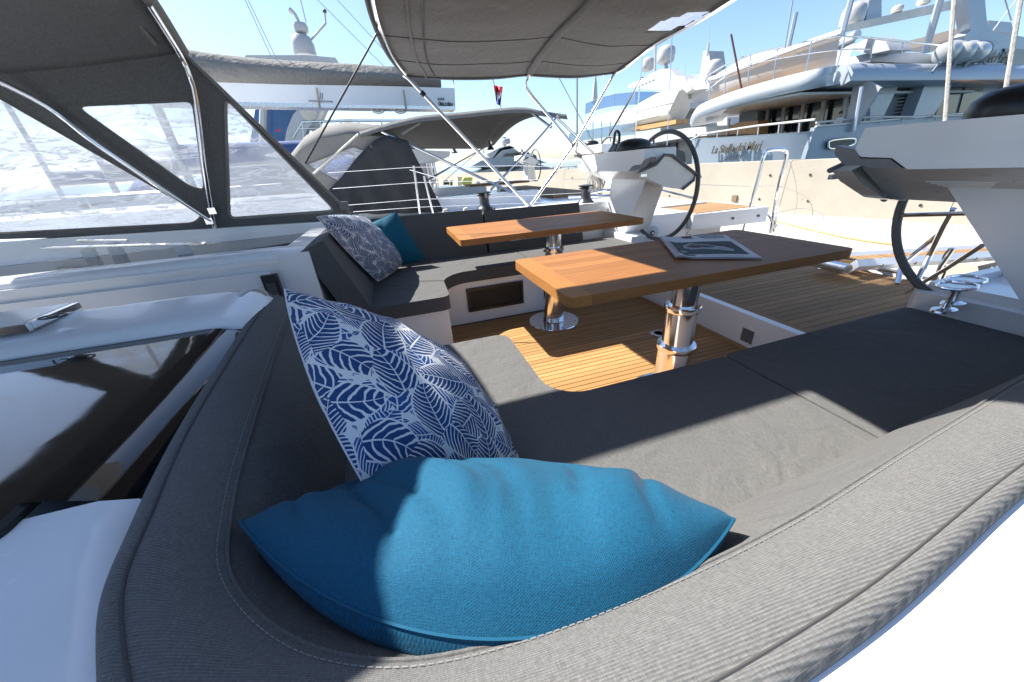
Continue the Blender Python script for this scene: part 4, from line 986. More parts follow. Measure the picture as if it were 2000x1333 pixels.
# hatch slide cover on the near rim
hs = thing('hatch_slide', 'white hatch slide with steel edge and a lock, on the companionway rim', 'hatch', (-1.4, 1.34, 0.83))
MB().box(-3.0, -0.985, 1.205, 1.37, 0.816, 0.828).build('lid', WHITE, hs, bevel=0.006, seg=2)
MB().box(-3.0, -0.97, 1.19, 1.2045, 0.806, 0.826).build('steel_edge', CHROME, hs, bevel=0.003); MB().box(-0.984, -0.965, 1.2052, 1.37, 0.810, 0.827).build('steel_edge', CHROME, hs, bevel=0.003)
q = P(102, 618, z=0.83); MB().tube([V(q.x, q.y, 0.829) + V(0.03*math.cos(a), 0.018*math.sin(a), 0) for a in [k*math.pi/8 for k in range(16)]], 0.0022, 5, closed=True).build('lock_ring', DKGREY, hs)
MB().lathe([(0, 0), (0.012, 0), (0.010, 0.003), (0, 0.003)], (q.x, q.y, 0.828), 12).build('lock', BLACK, hs)
tag(MB().tube(spl([P(468, 577, z=0.82), P(485, 566, z=0.835), P(505, 564, z=0.83), P(520, 575, z=0.80)], 5), 0.007, 6).build('rope_loop', plain('white_strap', (0.6, 0.6, 0.58), 0.8)), 'white strap loop by the black latch and the near pillow', 'strap')
# ================================================================== stern of the own boat and quay
def rail_tube(pts, r, mat, parent, name='rail', n=8): return MB().tube(pts, r, n).build(name, mat, parent)
def wires(name, label, pts, r, mat, cat='wire'): return tag(MB().tube(pts, r, 6).build(name, mat), label, cat)
# stern gate frame
g = thing('stern_gate', 'tall stainless gate frame on the far quarter with wire loops', 'gate', P(1480, 456, y=2.95))
GY = 2.95
rail_tube(spl([P(1452, 452, y=GY), P(1478, 360, y=GY), P(1492, 305, y=GY), P(1502, 294, y=GY), P(1530, 293, y=GY), P(1536, 305, y=GY), P(1522, 360, y=GY), P(1505, 455, y=GY)], 6), 0.016, CHROME, g, 'frame')
rail_tube([P(1538, 303, y=GY), P(1526, 360, y=GY), P(1512, 452, y=GY)], 0.013, CHROME, g, 'brace')
rail_tube(spl([P(1468, 432, y=GY), P(1492, 418, y=GY), P(1504, 425, y=GY), P(1512, 452, y=GY)], 5), 0.012, CHROME, g, 'brace')
for k, pts in enumerate((((1538, 305), (1552, 345), (1557, 395), (1545, 435), (1525, 445), (1510, 430)), ((1525, 365), (1560, 378), (1585, 400), (1582, 440), (1545, 462), (1525, 455), (1512, 430)), ((1512, 418), (1560, 408), (1600, 415), (1608, 432), (1585, 462), (1555, 472), (1520, 460)))):
    rail_tube(spl([P(*q, y=GY - 0.03*k) for q in pts], 6), 0.0028, STEEL, g, 'wire_loop', 5)
rail_tube([P(1360, 361, y=GY), P(1474, 365, y=GY), P(1525, 362, y=GY)], 0.0025, STEEL, g, 'lifeline', 5)
# near quarter: tubes by the gangway
g2 = thing('stern_rail', 'bent stainless handrail on the near quarter beside the gangway', 'rail', P(1760, 560, z=DK))
rail_tube(spl([P(1752, 556, z=DK), P(1762, 518, x=3.45), P(1778, 503, x=3.45), P(1825, 465, x=3.4), P(1838, 455, x=3.4)], 5), 0.016, CHROME, g2, 'handrail')
rail_tube([P(1785, 562, z=DK), P(1815, 500, x=3.4), P(1843, 442, x=3.35), P(1862, 408, x=3.3)], 0.016, CHROME, g2, 'stanchion')
rail_tube([P(1822, 560, x=3.45), P(1838, 520, x=3.45), P(1862, 485, x=3.45)], 0.015, CHROME, g2, 'brace')
rail_tube([P(1768, 573, x=2.9), P(1850, 524, x=2.7), P(1918, 480, x=2.5)], 0.010, CHROME, g2, 'brace')
wires('cable', 'thin black cables hanging from the near quarter rail', spl([P(1855, 486, x=3.5), P(1842, 505, x=3.5), P(1846, 530, x=3.5), P(1833, 556, x=3.5)], 5), 0.006, BLACK, 'cable')
# gangway (passerelle)
gw = thing('gangway', 'white framed gangway with teak slats leading from the stern to the quay', 'gangway', (3.6, 1.8, DK))
A0, A1 = P(1617, 506, z=0.30), P(1668, 519, z=0.30)
dirg = V(1, -0.045, -0.075).normalized(); Lg = 3.6
dA = dirg * Lg
for a in (A0, A1):
    MB().tube([a, a + dA], 0.034, 4, sq=1.3).build('side_beam', WHITE, gw, smooth=0)
nsl = 44
for i in range(nsl):
    c0 = A0 + dA*((i+0.5)/nsl); c1 = A1 + dA*((i+0.5)/nsl); hw = dirg*0.024; up = V(0, 0, 0.018)
    MB().hexa([c0-hw+up*0, c0+hw+up*0, c1+hw+up*0, c1-hw+up*0, c0-hw+up, c0+hw+up, c1+hw+up, c1-hw+up]).build('slat', TEAKW, gw, smooth=0)
MB().tube([A0 - dirg*0.10 + V(0, 0.03, -0.02), A1 - dirg*0.10 - V(0, 0.03, 0.02)], 0.040, 12).build('roller', CHROME, gw)
for k in range(5):
    c = A1 + dA*(0.06 + 0.1*k) + V(0.0, -0.046, 0); MB().lathe([(0, -.003), (.012, -.003), (.012, .003), (0, .003)], c, 10, Matrix.Rotation(math.radians(90), 3, 'X')).build('screw', DKGREY, gw)
q = P(1612, 524, z=DK)
pd = thing('gangway_socket', 'small steel pivot socket on the aft deck under the gangway end', 'socket', q)
MB().lathe([(0, 0), (0.055, 0), (0.05, 0.008), (0.022, 0.012), (0.02, 0.09), (0, 0.092)], q, 20).build('post', CHROME, pd)
MB().tube([q + V(0.05*math.cos(a), 0.035*math.sin(a), 0.01) for a in [k*math.pi/10 for k in range(20)]], 0.004, 5, closed=True).build('ring', CHROME, pd)
# concrete mooring block on the quay edge
bl = P(1850, 560, x=5.3)
blk = MB().hexa([V(4.95, 0.55, QZ-0.02), V(6.3, 0.55, QZ-0.02), V(6.3, 2.1, QZ-0.02), V(4.95, 2.1, QZ-0.02), V(5.05, 0.65, 0.02), V(6.2, 0.65, 0.02), V(6.2, 1.95, 0.02), V(5.05, 1.95, 0.02)]).build('mooring_block', CONC, bevel=0.06, seg=3)
tag(blk, 'rough concrete mooring block on the quay below the gangway', 'concrete block')
for (a, b, c2, lab) in (((1505, 430), (1640, 462), (1760, 480), 'orange rope lying along the quay towards the gangway'), ((1250, 465), (1262, 447), (1290, 438), 'orange rope end on the quay behind the far stern seat')):
    pts = [P(*a, z=QZ+0.02), P(*b, z=QZ+0.02), P(*c2, z=QZ+0.02)]
    wires('quay_rope', lab, spl(pts, 8), 0.016, plain('orange_rope', (0.60, 0.30, 0.12), 0.9), 'rope')
# own backstays and lines
for (a, b, xx, r, mt, lab) in (((1843, 275), (1868, -60), 3.35, 0.010, ROPE, 'thick pale backstay rope left of the compass cover'), ((1954, 240), (2003, -60), 3.35, 0.010, ROPE, 'thick pale backstay rope at the right edge, right of the compass cover'),
                               ((1237, 300), (1256, 102), 3.3, 0.010, STEEL, 'slim steel pole rising behind the far wheel, ending at the bimini'), ((1302, 300), (1314, 40), 3.5, 0.006, STEEL, 'dark wire stay rising behind the far wheel, right of the pole'),
                               ((1190, 265), (1255, 152), 3.0, 0.013, CHROME, 'steel strut slanting up from the far helm throttle to the pole')):
    p0, p1 = P(*a, x=xx), P(*b, x=xx)
    wires('backstay', lab, [p0, p1 + (p1-p0)*(1.5 if b[1] < 60 else 0)], r, mt, 'stay')
# own guard rail on the far side
gr = thing('guard_rail', 'stanchions and wires of the guard rail behind the far bench', 'guard rail', P(820, 415, y=4.15))
for a, b in (((820, 418), (808, 324)), ((846, 418), (828, 344)), ((1243, 420), (1240, 345))):
    rail_tube([P(*a, y=4.15), P(*b, y=4.15)], 0.011, STEEL, gr, 'stanchion')
for pts in (((640, 338), (808, 327), (1000, 324), (1180, 328)), ((650, 369), (812, 357), (1000, 352), (1180, 350)), ((680, 401), (816, 390), (1000, 384), (1230, 372)), ((690, 414), (818, 405), (1000, 398), (1230, 388))):
    rail_tube([P(*q, y=4.15) for q in pts], 0.0027, STEEL, gr, 'wire', 5)
rail_tube([P(800, 332, y=4.15), P(870, 352, y=4.15), P(930, 300, y=4.5)], 0.004, STEEL, gr, 'wire', 5)
# coil of rope hung on the far rail
rc = thing('rope_coil', 'pale grey rope coil hanging on the far rail behind the winch', 'rope', P(1165, 400, y=3.95))
for k in range(11):
    cx = 1163 + 2.2*math.sin(k*2.3)*3; top = 338 + (k % 4)*2; bot = 372 + (k*5) % 28; wd = 11 + (k*7) % 9
    rail_tube(spl([P(cx-wd*0.5, top+6, y=3.95-0.008*k), P(cx, top, y=3.95-0.008*k), P(cx+wd*0.5, top+8, y=3.95-0.008*k), P(cx+wd*0.7, (top+bot)/2, y=3.95-0.008*k), P(cx+1, bot, y=3.95-0.008*k), P(cx-wd*0.6, (top+bot)/2, y=3.95-0.008*k)], 5, closed=True), 0.009, ROPE, rc, 'loop', 6)
# pushpit rails behind the far helm
pp = thing('pushpit', 'stainless pushpit rails behind the far winch and helm', 'rail', P(1240, 410, y=3.7))
for pts in (((1150, 378), (1180, 372), (1238, 369)), ((1110, 385), (1180, 383), (1240, 380))):
    rail_tube([P(*q, y=3.75) for q in pts], 0.014, CHROME, pp)
rail_tube([P(1193, 412, y=3.75), P(1193, 350, y=3.75)], 0.014, CHROME, pp, 'stanchion'); rail_tube([P(1213, 412, y=3.75), P(1212, 375, y=3.75)], 0.012, CHROME, pp, 'stanchion')
wb = MB().hexa([P(*q, y=3.9) for q in ((1168, 350), (1180, 350))] + [P(*q, y=4.1) for q in ((1180, 350), (1168, 350))] + [P(*q, y=3.9) for q in ((1163, 305), (1173, 298))] + [P(*q, y=4.1) for q in ((1173, 298), (1163, 305))]).build('fender_board', SHIPWOOD, bevel=0.01)
tag(wb, 'narrow brown wooden board standing behind the far helm', 'board')

# ================================================================== neighbouring yacht
NY = 5.6
nh = thing('neighbour_yacht', 'white sailing yacht moored alongside on the far side', 'yacht', (0, 7.7, -1.1))
rows = []
for x, wf in ((3.4, 0.97), (2.5, 1.0), (0, 1.02), (-4, 0.97), (-9, 0.55), (-12, 0.05)):
    rows.append([V(x, 7.7 + yy*wf, zz) for yy, zz in ((-2.62, 0.56), (-2.55, -0.7), (-1.7, -1.7), (0, -1.9), (1.7, -1.7), (2.55, -0.7), (2.62, 0.56))])
MB().grid(rows).build('hull', WHITE, nh, smooth=50)
MB().prism([V(-12, 7.7, 0.5), V(-9, 6.3, 0.5), V(-4, 5.2, 0.5), V(3.4, 5.15, 0.5), V(3.4, 10.25, 0.5), V(-4, 10.2, 0.5), V(-9, 9.1, 0.5)], (0, 0, 0.07)).build('deck', WHITE, nh, bevel=0.02)
MB().prism([V(-7, 6.9, 0.56), V(-0.6, 6.1, 0.56), V(-0.6, 9.3, 0.56), V(-7, 8.5, 0.56)], (0, 0, 0.30)).build('coachroof', WHITE, nh, bevel=0.06, seg=3)
MB().prism([V(-0.5, 5.75, 0.56), V(2.3, 5.75, 0.56), V(2.3, 6.05, 0.56), V(-0.5, 6.05, 0.56)], (0, 0, 0.17)).build('coaming', WHITE, nh, bevel=0.03)
MB().prism([V(-0.5, 9.35, 0.56), V(2.3, 9.35, 0.56), V(2.3, 9.65, 0.56), V(-0.5, 9.65, 0.56)], (0, 0, 0.17)).build('coaming', WHITE, nh, bevel=0.03)
MB().box(2.6, 3.4, 5.9, 9.5, 0.57, 0.62).build('stern_platform', TEAKW, nh, bevel=0.01)
# its tables, consoles and winches, copied from ours
def dup(o, dy, label, cat=None, dx=0, dz=0, group=None):
    c = copy_tree(o); c.location = c.location + V(dx, dy, dz); c['label'] = label
    if group: c['group'] = group
    return c
tabs = [o for o in col.objects if o.name.startswith('folding_table')]
dup(tabs[0], NY, 'teak table in the neighbouring yacht cockpit, beyond the left winch', dz=0.08, dx=-0.1)
dup(helm_near, NY, 'white helm console of the neighbouring yacht, right-hand one of its pair')
dup(helm_far, NY - 0.25, 'white helm console of the neighbouring yacht, left-hand one of its pair', dx=0.1)
wns = [o for o in col.objects if o.name.startswith('winch') and o.parent is None]
dup(wns[0], 2.45, 'small dark winch on the neighbouring yacht, at the crossing of the tubes', dx=0.85)
dup(wns[0], 4.1, 'small dark winch on the neighbouring yacht above the left table end', dx=0.25, dz=0.03)
# its guard wires are ours seen against it; its spray hood
nsh = thing('neighbour_spray_hood', 'grey spray hood with window and side curtain on the neighbouring yacht', 'spray hood', P(720, 415, y=5.7))
HY0, HY1 = 5.75, 9.6
f0 = [P(*q, y=HY0) for q in ((560, 330), (590, 292), (625, 272), (680, 262), (745, 268), (790, 290))]
f1 = [V(p.x - 0.15, HY1, p.z - 0.02) for p in f0]
rows = []
for k in range(11):
    t = k/10; rows.append([lerp(a, b, t) + V(0, 0, 0.30*math.sin(math.pi*t)**0.6) for a, b in zip(f0, f1)])
MB().grid(rows).build('top', CANVL, nsh, smooth=80, solid=0.006)
def NP(q, y=HY0): return P(*q, y=y)
side = [NP(q) for q in ((545, 345), (560, 330), (590, 292), (625, 272), (680, 262), (745, 268), (790, 290), (742, 305), (672, 372), (560, 380))]
win = [NP(q) for q in ((600, 322), (690, 287), (730, 302), (668, 358))]
fill_loops('side_panel', side, [win], CANVL, nsh, 0.006)
MB().add(win, [[0, 1, 2, 3]]).build('window', VINYL, nsh, smooth=0); MB().tube(win, 0.02, 5, closed=True, sq=0.4).build('window_binding', CANVL, nsh)
# side curtain, hanging in folds
top = spl([NP(q, 5.68) for q in ((636, 378), (668, 345), (705, 300), (745, 268), (795, 274))], 8)
botm = spl([NP(q, 5.35) for q in ((645, 418), (690, 418), (745, 418), (815, 416), (868, 414))], 8)
rows = []
for k in range(13):
    t = k/12; rows.append([lerp(a, b, t) + V(0, -0.07*t*math.sin(j*0.95 + 0.6*noise.noise(V(j*0.3, t*2, 0))) , 0) for j, (a, b) in enumerate(zip(top, botm))])
MB().grid(rows).build('side_curtain', CANVD, nsh, smooth=80, solid=0.005)
# its bimini
nbm = thing('neighbour_bimini', 'grey canvas bimini of the neighbouring yacht with small clear panels', 'awning', P(965, 372, y=5.7))
NZ = 5.75; FZ = 10.2
near = [P(*q, y=NZ) for q in ((702, 258), (740, 246), (815, 228), (900, 220), (1012, 210), (1060, 218), (1106, 224))]
far = [P(*q, y=FZ) for q in ((770, 282), (786, 291), (830, 291), (880, 291), (935, 291), (948, 289), (965, 284))]
na, fa = spl(near, 5), spl(far, 5); rows = []
for k in range(15):
    t = k/14; rows.append([lerp(a, b, t) + V(0, 0, 0.20*math.sin(math.pi*t) + 0.015*math.sin(j*1.1)*math.sin(math.pi*t)) for j, (a, b) in enumerate(zip(na, fa))])
MB().grid(rows).build('canopy', CANVD, nbm, smooth=80, solid=0.006)  # shade under this canopy is put into the darker cloth colour
MB().grid([[p + V(0, 0, 0.0) for p in na], [p + V(0.0, -0.05, -0.07) for p in na]]).build('valance', CANV, nbm, smooth=80, solid=0.006)
for q in (((893, 240), (916, 230), (940, 229), (918, 241)), ((862, 272), (880, 264), (905, 262), (890, 270))):
    pts = [P(*a, z=2.05 if q[0][1] < 250 else 2.02) for a in q]; MB().prism(pts, (0, 0, 0.004)).build('clear_panel', PAPER, nbm, smooth=0)
for pts in (((745, 258), (1000, 376)), ((1090, 228), (1040, 285), (965, 365), (958, 372)), ((1085, 228), (1160, 300))):
    rail_tube([P(*q, y=5.72) for q in pts], 0.018, STEEL, nbm, 'hoop')
rail_tube([P(820, 240, y=5.9), P(785, 262, y=5.74)], 0.02, CANVL, nbm, 'strut_sleeve'); rail_tube([P(1040, 222, y=5.9), P(1078, 250, y=5.74)], 0.018, STEEL, nbm, 'strut')
rail_tube([P(945, 290, y=10), P(760, 395, y=8)], 0.02, STEEL, nbm, 'hoop')
wires('flag_halyard', 'pale line from the neighbouring bimini to its spray hood', [P(700, 262, y=5.7), P(612, 340, y=5.6)], 0.012, plain('pale_line', (0.6, 0.58, 0.52), 0.7), 'line')
# its boom with stowed sail
nbo = thing('neighbour_boom', 'white boom with grey sail cover above the neighbouring yacht', 'boom', P(600, 195, y=7.7))
BY = 7.7
s0, s1 = P(885, 176, y=BY), P(887, 215, y=BY); t0, t1 = P(300, 160, y=BY), P(300, 205, y=BY)
hw = V(0, 0.16, 0)
MB().hexa([t1-hw, s1-hw, s1+hw, t1+hw, t0-hw, s0-hw, s0+hw, t0+hw]).build('spar', WHITE, nbo, bevel=0.05, seg=3)
MB().hexa([t1-hw*1.02+V(0, 0, -.02), s1-hw*1.02+V(0, 0, -.02), s1+hw*1.02+V(0, 0, -.02), t1+hw*1.02+V(0, 0, -.02), t1-hw*1.02+V(0, 0, .03), s1-hw*1.02+V(0, 0, .03), s1+hw*1.02+V(0, 0, .03), t1+hw*1.02+V(0, 0, .03)]).build('track', STEEL, nbo, bevel=0.01)
rows = []
for px, pt, pb in ((300, 90, 170), (360, 95, 170), (440, 106, 171), (560, 118, 172), (700, 128, 176), (800, 135, 178), (850, 140, 178), (858, 141, 178)):
    a = P(px, pt, y=BY); b = P(px, pb, y=BY); c = (a+b)/2; hz = (a.z-b.z)/2; wd = 0.26 if px < 850 else 0.2
    rows.append([V(c.x, c.y + wd*math.copysign(abs(math.cos(t))**0.7, math.cos(t))*(1 - 0.35*max(0, math.sin(t))), c.z + hz*math.sin(t) + 0.012*math.sin(px*0.3+t*3)) for t in [2*math.pi*k/20 for k in range(20)]])
rr = [spl([r[k] for r in rows], 6) for k in range(20)]
mbs = MB().grid([[rr[k][i] for k in range(20)] for i in range(len(rr[0]))], closed_v=True); mbs.add([rr[k][-1] for k in range(20)], [list(range(20))])
mbs.build('sail_cover', CANVS, nbo, smooth=60)
tan_ = plain('boom_tie', (0.42, 0.36, 0.29), 0.9)
for px in (618, 788):
    a = P(px, 172 if px < 700 else 176, y=BY-0.22); b = P(px+6, 213 if px < 700 else 216, y=BY-0.19); MB().tube([a, b], 0.014, 6).build('tie', tan_, nbo)
for px in (738, 782): 
    a = P(px, 214, y=BY); MB().tube([a + V(0.10*math.cos(t), 0, 0.05*math.sin(t)) for t in [math.pi*k/8 + math.pi for k in range(9)]], 0.02, 6).build('bail', STEEL, nbo)
INK = plain('ink', (0.02, 0.02, 0.022), 0.6)
def on_plane(p, xdir, size_up=V(0, 0, 1)):
    xd = Vector(xdir).normalized(); zd = xd.cross(size_up).normalized(); yd = zd.cross(xd)
    m = Matrix((xd, yd, zd)).transposed().to_4x4(); m.translation = p; return m
bd = (s1 - t1).normalized()
pt = P(872, 207, y=BY-0.167)
text('lettering', 'SELDÉN', INK, nbo, 0.066, on_plane(pt, bd), 0.002, bold=0.003)
MB().tube([P(859, 203, y=BY-0.166) + V(0.022*math.cos(a), 0, 0.026*math.sin(a)) for a in [k*math.pi/8 for k in range(16)]], 0.006, 5, closed=True).build('emblem', INK, nbo)
for i in range(4): MB().box(*(lambda p: (p.x-0.008, p.x+0.008, p.y-0.002, p.y+0.002, p.z-0.02, p.z+0.02))(P(856+i*3.5, 194, y=BY-0.166))).build('lettering', INK, nbo)
gi = plain('grey_ink', (0.30, 0.31, 0.33), 0.6)
for i in range(16):
    p = P(604+i*3.0, 197.5 + 0.1*i, y=BY-0.166); MB().box(p.x-0.008, p.x+0.008, p.y-0.002, p.y+0.002, p.z-0.012, p.z+0.012).build('lettering', gi, nbo)
for k in range(2): MB().tube([P(624+k*4+2*math.sin(t), 188-6*math.cos(t), y=BY-0.166) for t in [math.pi*j/8 for j in range(9)]], 0.006, 5).build('emblem', gi, nbo)
sh_ = P(884, 172, y=BY); MB().tube(spl([sh_, sh_ + V(0.03, 0, 0.1), P(868, 140, y=BY) + V(0, 0, 0.0)], 4), 0.01, 5).build('topping_lift', STEEL, nbo)
# rigging lines against the sky
for (a, b, yy, r, lab) in (((465, -30), (530, 112), 7.7, 0.006, 'thin rigging line left of the radar tower, upper one'), ((470, -30), (540, 116), 7.9, 0.006, 'thin rigging line left of the radar tower, lower one'),
                           ((580, -40), (760, 140), 8.5, 0.006, 'thin stay running down behind the bimini corner, left one'), ((640, -20), (770, 120), 9.0, 0.006, 'thin stay running down behind the bimini corner, right one'),
                           ((955, 130), (985, 232), 9.0, 0.010, 'line carrying the flag behind the neighbouring bimini'), ((1080, 130), (1165, 290), 9.0, 0.010, 'slanting line below the bimini edge, right of the flag'),
                           ((1127, 140), (1127, 300), 30, 0.09, 'distant white mast below the bimini edge'), ((945, 255), (945, 330), 60, 0.10, 'distant thin mast behind the white motor yacht')):
    wires('rigging_line', lab, [P(*a, y=yy), P(*b, y=yy)], r, SHIPG if r < 0.05 else SHIPW, 'rigging')
# flag
fg = thing('flag', 'red, white and blue flag with a crest hanging on a line', 'flag', P(975, 205, y=8.9))
for i, (nm, mt, y0, y1) in enumerate((('red_band', plain('flag_red', (0.60, 0.04, 0.05), 0.8), 167, 179), ('white_band', PAPER, 179, 192), ('blue_band', plain('flag_blue', (0.02, 0.05, 0.28), 0.8), 192, 204))):
    rows = []
    for k in range(5):
        yy = lerp(y0, y1, k/4); xl = 964 + (yy-167)*0.17; w_ = 18 - (yy-167)*0.30
        rows.append([P(xl + w_*t, yy + 3*t, y=8.9 + 0.12*math.sin(t*9+yy*0.1)) for t in [j/10 for j in range(11)]])
    MB().grid(rows).build(nm, mt, fg, smooth=80, solid=0.004)
c = P(975, 184, y=8.75); MB().box(c.x-0.018, c.x+0.018, c.y-0.004, c.y+0.004, c.z-0.025, c.z+0.025).build('crest', bpy.data.materials['flag_red'], fg)
# ================================================================== big yachts beyond the wall
def SL(name, px, parent, mat, x=None, y=None, d=2.0, bevel=0.05, smooth=35):
    """outline seen in the photo on a plane of the ship, given real depth"""
    pts = [P(*q, x=x, y=y) for q in px]
    return MB().prism(pts, (d, 0, 0) if x is not None else (0, d, 0)).build(name, mat, parent, bevel=bevel, seg=2, smooth=smooth)
def RT(pts, parent, r=0.03, mat=None, x=None, y=None, name='rail'):
    return MB().tube([P(*q, x=x, y=y) for q in pts], r, 6).build(name, mat or SHIPW, parent)
def dome(c, r, h, parent, mat=SHIPW, name='radar_dome'):
    return MB().lathe([(r*0.55, -h*0.5), (r*0.85, -h*0.42), (r*0.95, -h*0.35), (r, -h*0.1), (r, h*0.15), (r*0.85, h*0.34), (r*0.5, h*0.46), (0, h*0.5)], c, 24).build(name, mat, parent)
# ---- silver yacht ---------------------------------------------------------------
sy = thing('silver_superyacht', 'silver-blue superyacht moored stern-to behind the wall, name on its stern', 'superyacht', (30, 18, -1.6))
SX, SYN, SYF = 20.0, 14.45, 22.2
tz0, tz1 = P(1354, 272, x=SX), P(1578, 258, x=SX)
# stern bulwark, rounded at the corners
rows = []
for t in [k/16 for k in range(17)]:
    yy = lerp(SYF, SYN+0.05, t); bulge = 0.55*math.sin(math.pi*t)**0.7; zt = lerp(tz0.z, tz1.z, t)
    rows.append([V(SX+0.9-bulge, yy, -1.7), V(SX+0.45-bulge, yy, -0.4), V(SX+0.05-bulge, yy, zt-0.06), V(SX+0.02-bulge, yy, zt), V(SX+0.25-bulge, yy, zt+0.01), V(SX+0.3-bulge, yy, zt-0.9)])
MB().grid(rows).build('stern', SHIPS, sy, smooth=50)
MB().box(SX+0.2, 62, SYN+0.4, SYF-0.2, 0.25, 0.8).build('main_deck', SHIPWOOD, sy)
# hull side
pa, pb_ = P(1592, 249, y=SYN-0.1), P(2010, 211, y=SYN-0.1)
sl_ = (pb_.z - pa.z)/(pb_.x - pa.x)
for yn in (SYN-0.1, SYF+0.1):
    s_ = 1 if yn < 18 else -1
    x0 = pa.x; x1 = 64; z1 = min(pa.z + sl_*(x1-x0), 5.2)
    MB().hexa([V(x0+0.3, yn+s_*0.4, -1.7), V(x1, yn+s_*2, -1.7), V(x1, yn+s_*2.2, -1.7), V(x0+0.3, yn+s_*0.6, -1.7), V(x0, yn, pa.z), V(x1, yn+s_*1.5, z1), V(x1, yn+s_*1.7, z1), V(x0, yn+s_*0.2, pa.z)]).build('hull', SHIPS, sy, bevel=0.04)
    MB().tube([V(x0, yn-s_*0.02, pa.z+0.03), V(x1, yn+s_*1.5, z1+0.03)], 0.06, 6).build('cap_rail', SHIPW, sy)
# fairlead in the hull side
fq = [P(*q, y=SYN-0.13) for q in ((1618, 283), (1624, 275), (1664, 271), (1670, 276), (1663, 284), (1624, 291))]
MB().prism(spl(fq, 4, True), (0, 0.1, 0)).build('fairlead', BLACK, sy, smooth=30); MB().tube(spl(fq, 4, True), 0.05, 6, closed=True).build('fairlead_rim', CHROME, sy)
# stern rail
RT(((1343, 277), (1372, 262), (1480, 246), (1592, 234)), sy, 0.055, x=SX-0.3, name='top_rail')
for px, a, b in ((1357, 275, 268), (1400, 266, 260), (1440, 261, 252), (1480, 259, 246), (1520, 257, 242), (1560, 256, 238), (1346, 285, 275)):
    RT(((px, a+4), (px+2, b)), sy, 0.03, x=SX-0.3, name='rail_post')
RT(((1594, 240), (1700, 229), (1785, 229)), sy, 0.05, x=None, y=SYN, name='top_rail'); RT(((1820, 229), (1900, 224), (2005, 220)), sy, 0.05, y=SYN, name='top_rail')
for px in (1600, 1640, 1680, 1722, 1765, 1830, 1880, 1935, 1985): RT(((px-4, 252 - (px-1600)*0.075), (px, 238 - (px-1600)*0.04)), sy, 0.03, y=SYN, name='rail_post')
# saloon: glazed wall with white mullions, ceiling, side wall
SL('saloon_glass', ((1478, 190), (1692, 160), (1692, 285), (1478, 285)), sy, DGLASS, x=24.6, d=0.3, bevel=0)
for (a, b) in (((1502, 188), (1494, 278)), ((1535, 183), (1524, 278)), ((1576, 176), (1556, 276)), ((1615, 170), (1598, 274)), ((1658, 163), (1640, 272))):
    RT((a, b), sy, 0.12, x=24.3, name='mullion')
RT(((1500, 213), (1580, 197), (1650, 183)), sy, 0.06, x=24.3, name='transom_bar')
SL('saloon_wall', ((1446, 198), (1482, 190), (1476, 285), (1440, 285)), sy, SHIPG, x=24.0, d=0.6)
SL('side_screen', ((1668, 158), (1700, 160), (1720, 172), (1665, 258), (1650, 258)), sy, SHIPG, x=22.6, d=0.15)
SL('bar_front', ((1395, 262), (1440, 240), (1480, 236), (1480, 262)), sy, SHIPWOOD, x=22.5, d=0.8)
# wide overhang of the upper deck, curved round the stern
oz = 3.6
path = [P(q[0], q[1], x=q[2]) for q in ((1352, 238, 22.0), (1362, 222, 20.4), (1400, 206, 19.6), (1450, 190, 19.3), (1520, 172, 19.3), (1590, 157, 19.6), (1635, 149, 20.8))]
path = spl(path, 5)
rows = []
for i, p in enumerate(path):
    n_ = (path[min(i+1, len(path)-1)] - path[max(i-1, 0)]); n_ = V(n_.y, -n_.x, 0).normalized()
    if n_.x > 0: n_ = -n_
    n_ = V(-1, 0, 0) if n_.length < 0.1 else n_
    inn = V(2.2, -0.6 if p.y > 19 else 0.6, 0)
    rows.append([p + inn + V(0, 0, -0.10), p + V(0, 0, -0.34), p + n_*0.14 + V(0, 0, -0.14), p + n_*0.16 + V(0, 0, 0.14), p + V(0, 0, 0.42), p + inn*0.25 + V(0, 0, 0.46)])
MB().grid(rows).build('overhang', SHIPC, sy, smooth=60)
oh = [V(p.x, p.y, 0) for p in path]
MB().prism([V(p.x+0.25, max(p.y, 15.2), oz-0.30) for p in path] + [V(34, 15.6, oz-0.30), V(34, 22, oz-0.30)], (0, 0, 0.1)).build('ceiling', plain('ship_ceiling', (0.55, 0.55, 0.54), 0.4), sy, smooth=0)
MB().prism([V(p.x+0.25, max(p.y, 15.2), oz+0.1) for p in path] + [V(34, 15.6, oz+0.1), V(34, 22, oz+0.1)], (0, 0, 0.1)).build('upper_deck', SHIPWOOD, sy, smooth=0)
# silver fascia along the side
a0, a1, b0, b1 = P(1690, 120, y=SYN), P(2010, 137, y=SYN), P(1700, 165, y=SYN), P(2010, 164, y=SYN)
rows = []
for t in (0, 0.04, 0.12, 0.5, 1.0):
    top = lerp(a0, a1, t) if t else lerp(a0, b0, 0.25); bot = lerp(b0, b1, t) if t else lerp(a0, b0, 0.9); top.x = bot.x = lerp(21.4, 60, t**1.2)
    hgt = (P(1700, 118, y=SYN).z - b0.z) * (0.9 if t == 0 else 1)
    zb = b0.z; rows.append([V(top.x, SYN+2.0, zb), V(top.x, SYN+0.1, zb), V(top.x, SYN-0.15, zb+0.12), V(top.x, SYN-0.18, zb+hgt*0.5), V(top.x, SYN+0.05, zb+hgt*0.85), V(top.x, SYN+0.5, zb+hgt), V(top.x, SYN+2.0, zb+hgt)])
fm = MB().grid(rows); fm.add(rows[0], [list(range(7))]); fm.build('fascia', SHIPS, sy, smooth=50)
